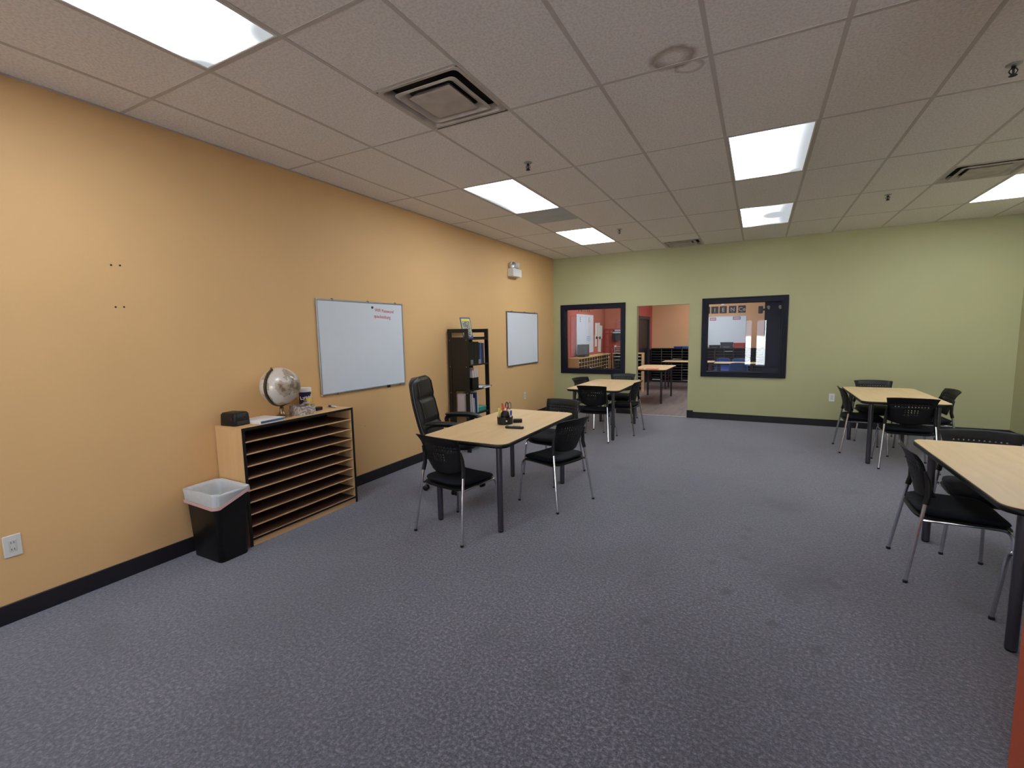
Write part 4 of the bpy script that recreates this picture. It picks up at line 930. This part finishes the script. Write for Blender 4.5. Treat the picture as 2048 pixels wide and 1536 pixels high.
# science wall
WBX = (1.95, 3.375)
t = thing('science_whiteboard', 'large whiteboard under the science letters behind the right window', 'whiteboard', (WBX[0], Y2, 1.06))
boxobj('writing_surface', (.015, -.012, .015, WBX[1]-WBX[0]-.015, -.003, .89), M_board, t)
for b6 in ((0, -.018, 0, 1.425, 0, .015), (0, -.018, .89, 1.425, 0, .905), (0, -.018, .015, .015, 0, .89), (1.41, -.018, .015, 1.425, 0, .89)): boxobj('frame_rail', b6, M_alu, t)
for k, (x, m, w) in enumerate(((2.40, mat('tag_red', (196, 84, 84), .6), .17), (3.02, mat('tag_indigo', (92, 62, 96), .6), .20))):
    o = boxobj('title_card', (x-WBX[0], -.016, .79-.01*(1-k), x-WBX[0]+w, -.0125, .875-.01*(1-k)), m, t); boxobj('card_face', (x-WBX[0]+.014, -.018, .805-.01*(1-k), x-WBX[0]+w-.014, -.0162, .860-.01*(1-k)), mat('card_pale', (206, 178, 188), .7), o)
cx = 2.20
for k, s in enumerate(('S', 'C', 'I', 'E', 'N', 'Ce')):
    x = [1.965, 2.205, 2.43, 2.655, 2.905, 3.150][k]
    tl = thing('letter_tile', 'black square tile with the letter %s on the peach wall' % s, 'letter tile', (x, Y2, 2.045-.0*k), 0, 'science letter tiles')
    boxobj('card', (0, -.010, 0, .195, -.001, .205), mat('tile_black', (38, 36, 38), .6), tl)
    text('letter', s, .15, mat('tile_letter', (178, 170, 166), .6), tl, frame_mat((.0975, -.0105, .055), (1, 0, 0), (0, 0, 1)), align='CENTER', bold=.003)
    boxobj('name_line', (.06, -.0112, .026, .135, -.0102, .032), mat('tile_letter', (178, 170, 166), .6), tl)
tg = tag(boxobj('wall_sensor', (-.04, -.05, -.05, .04, 0, .05), M_white, None, bev=.01, loc=(2.74, Y2-.001, 2.32)), 'small white wall sensor above the science letters', 'sensor')
# things on the black cubbies
def bin_box(label, x, w, h, m, y=14.86, d=.24, name='storage_bin', z=1.031, line=True):
    t = thing(name, label, 'storage bin', (x, y, z), 0, 'bins on the black cubbies')
    bm = B(); loft(bm, [[(a, b_, zz) for a, b_ in rrect(ww, dd, .015, 3, w/2, d/2)] for zz, ww, dd in ((0, w*.92, d*.92), (h-.02, w, d), (h-.02, w+.012, d+.012), (h, w+.012, d+.012))]); obj('body', bm, m, t)
    if line: boxobj('label_strip', (w*.25, -.006, h*.15, w*.75, .006, h*.28), M_grey, t)
bin_box('low black bin left of the whiteboard bins behind the right window', 2.42, .28, .09, M_charcoal); bin_box('tall charcoal bin behind the right window', 2.72, .33, .17, mat('bin_slate', (58, 62, 66), .5)); bin_box('red bin on the black cubby behind the right window', 3.07, .29, .15, M_reds)
for k, (x, w) in enumerate(((1.43, .22), (1.67, .20))): bin_box(['left', 'right'][k]+' blue tray on the black cubby beyond the doorway', x, w, .055, [M_blue, mat('tray_lightblue', (62, 110, 170), .4)][k], line=False, name='paper_tray')
t = thing('stereo', 'dark stereo with speaker grilles on the black cubby beyond the doorway', 'stereo', (1.92, 14.87, 1.031)); boxobj('cabinet', (0, 0, 0, .34, .20, .19), M_charcoal, t, bev=.01)
for x in (.07, .27):
    bm = B(); lathe(bm, [(.055, 0), (.05, .006), (.02, .002), (.001, .004)], 20); obj('speaker_cone', bm, M_grey, t, loc=(x, 0, .09), rot=(PI/2, 0, 0), smooth=True)
boxobj('display', (.13, -.004, .11, .21, .002, .15), M_grey, t)
# blue plastic chairs behind the right window
def shell_chair(loc, rz, label):
    t = thing('shell_chair', label, 'chair', loc, rz, 'blue school chairs')
    bm = B(); rings = []; pr = [(.20, .44), (.05, .425), (-.12, .43), (-.18, .47), (-.21, .56), (-.23, .68), (-.235, .78), (-.235, .80)]; g = []
    for k, (y, z) in enumerate(pr):
        hw = .21 if k < 4 else .20-.008*(k-4); row = []
        for u in (-1, -.7, -.3, .3, .7, 1): row.append(bm.verts.new((u*hw, y+(.03*u*u if k > 3 else 0), z+(.02*u*u if k <= 3 else 0)-(.03*u**4 if k >= 6 else 0))))
        g.append(row)
    for a in range(len(g)-1):
        for b_ in range(5): bm.faces.new((g[a][b_], g[a][b_+1], g[a+1][b_+1], g[a+1][b_]))
    o = obj('shell', bm, M_blue, t, smooth=True, ang=80); md = o.modifiers.new('t', 'SOLIDIFY'); md.thickness = .008
    for sx in (-1, 1):
        for sy in (-1, 1): bm = B(); tube(bm, [(sx*.20, sy*.19, 0), (sx*.16, sy*.12, .42)], .011, 8); obj('leg', bm, M_chrome, t, smooth=True)
shell_chair((3.28, 13.62, 0), PI, 'blue plastic school chair behind the right window, farther right of the pair'); shell_chair((2.80, 13.78, 0), PI-.35, 'blue plastic school chair behind the right window, farther left of the pair')
shell_chair((3.28, 12.28, 0), .05, 'blue plastic school chair on the near side of the right window table')
# fittings on the navy partition
t = thing('wall_speaker', 'grey box mounted on the edge of the navy partition', 'speaker', (3.79, NX_+.06, 1.94)); boxobj('bracket', (-.03, -.02, -.02, 0, .02, .02), M_black, t); boxobj('case', (-.11, -.06, -.07, -.03, .06, .07), mat('speaker_grey', (84, 84, 90), .5), t, bev=.008)
for k, x in enumerate((3.85, 4.04)):
    t = thing('spot_fitting', ['left', 'right'][k]+' small white fitting on the navy partition behind the right window', 'light fitting', (x, NX_, 1.985), 0, 'white fittings on the navy partition')
    bm = B(); lathe(bm, [(.024, 0), (.028, .01), (.022, .025), (.008, .03)], 16); obj('cap', bm, M_white, t, rot=(PI/2, 0, 0), smooth=True); boxobj('tab', (-.012, -.012, -.045, .02, 0, -.02), M_white, t, bev=.003)
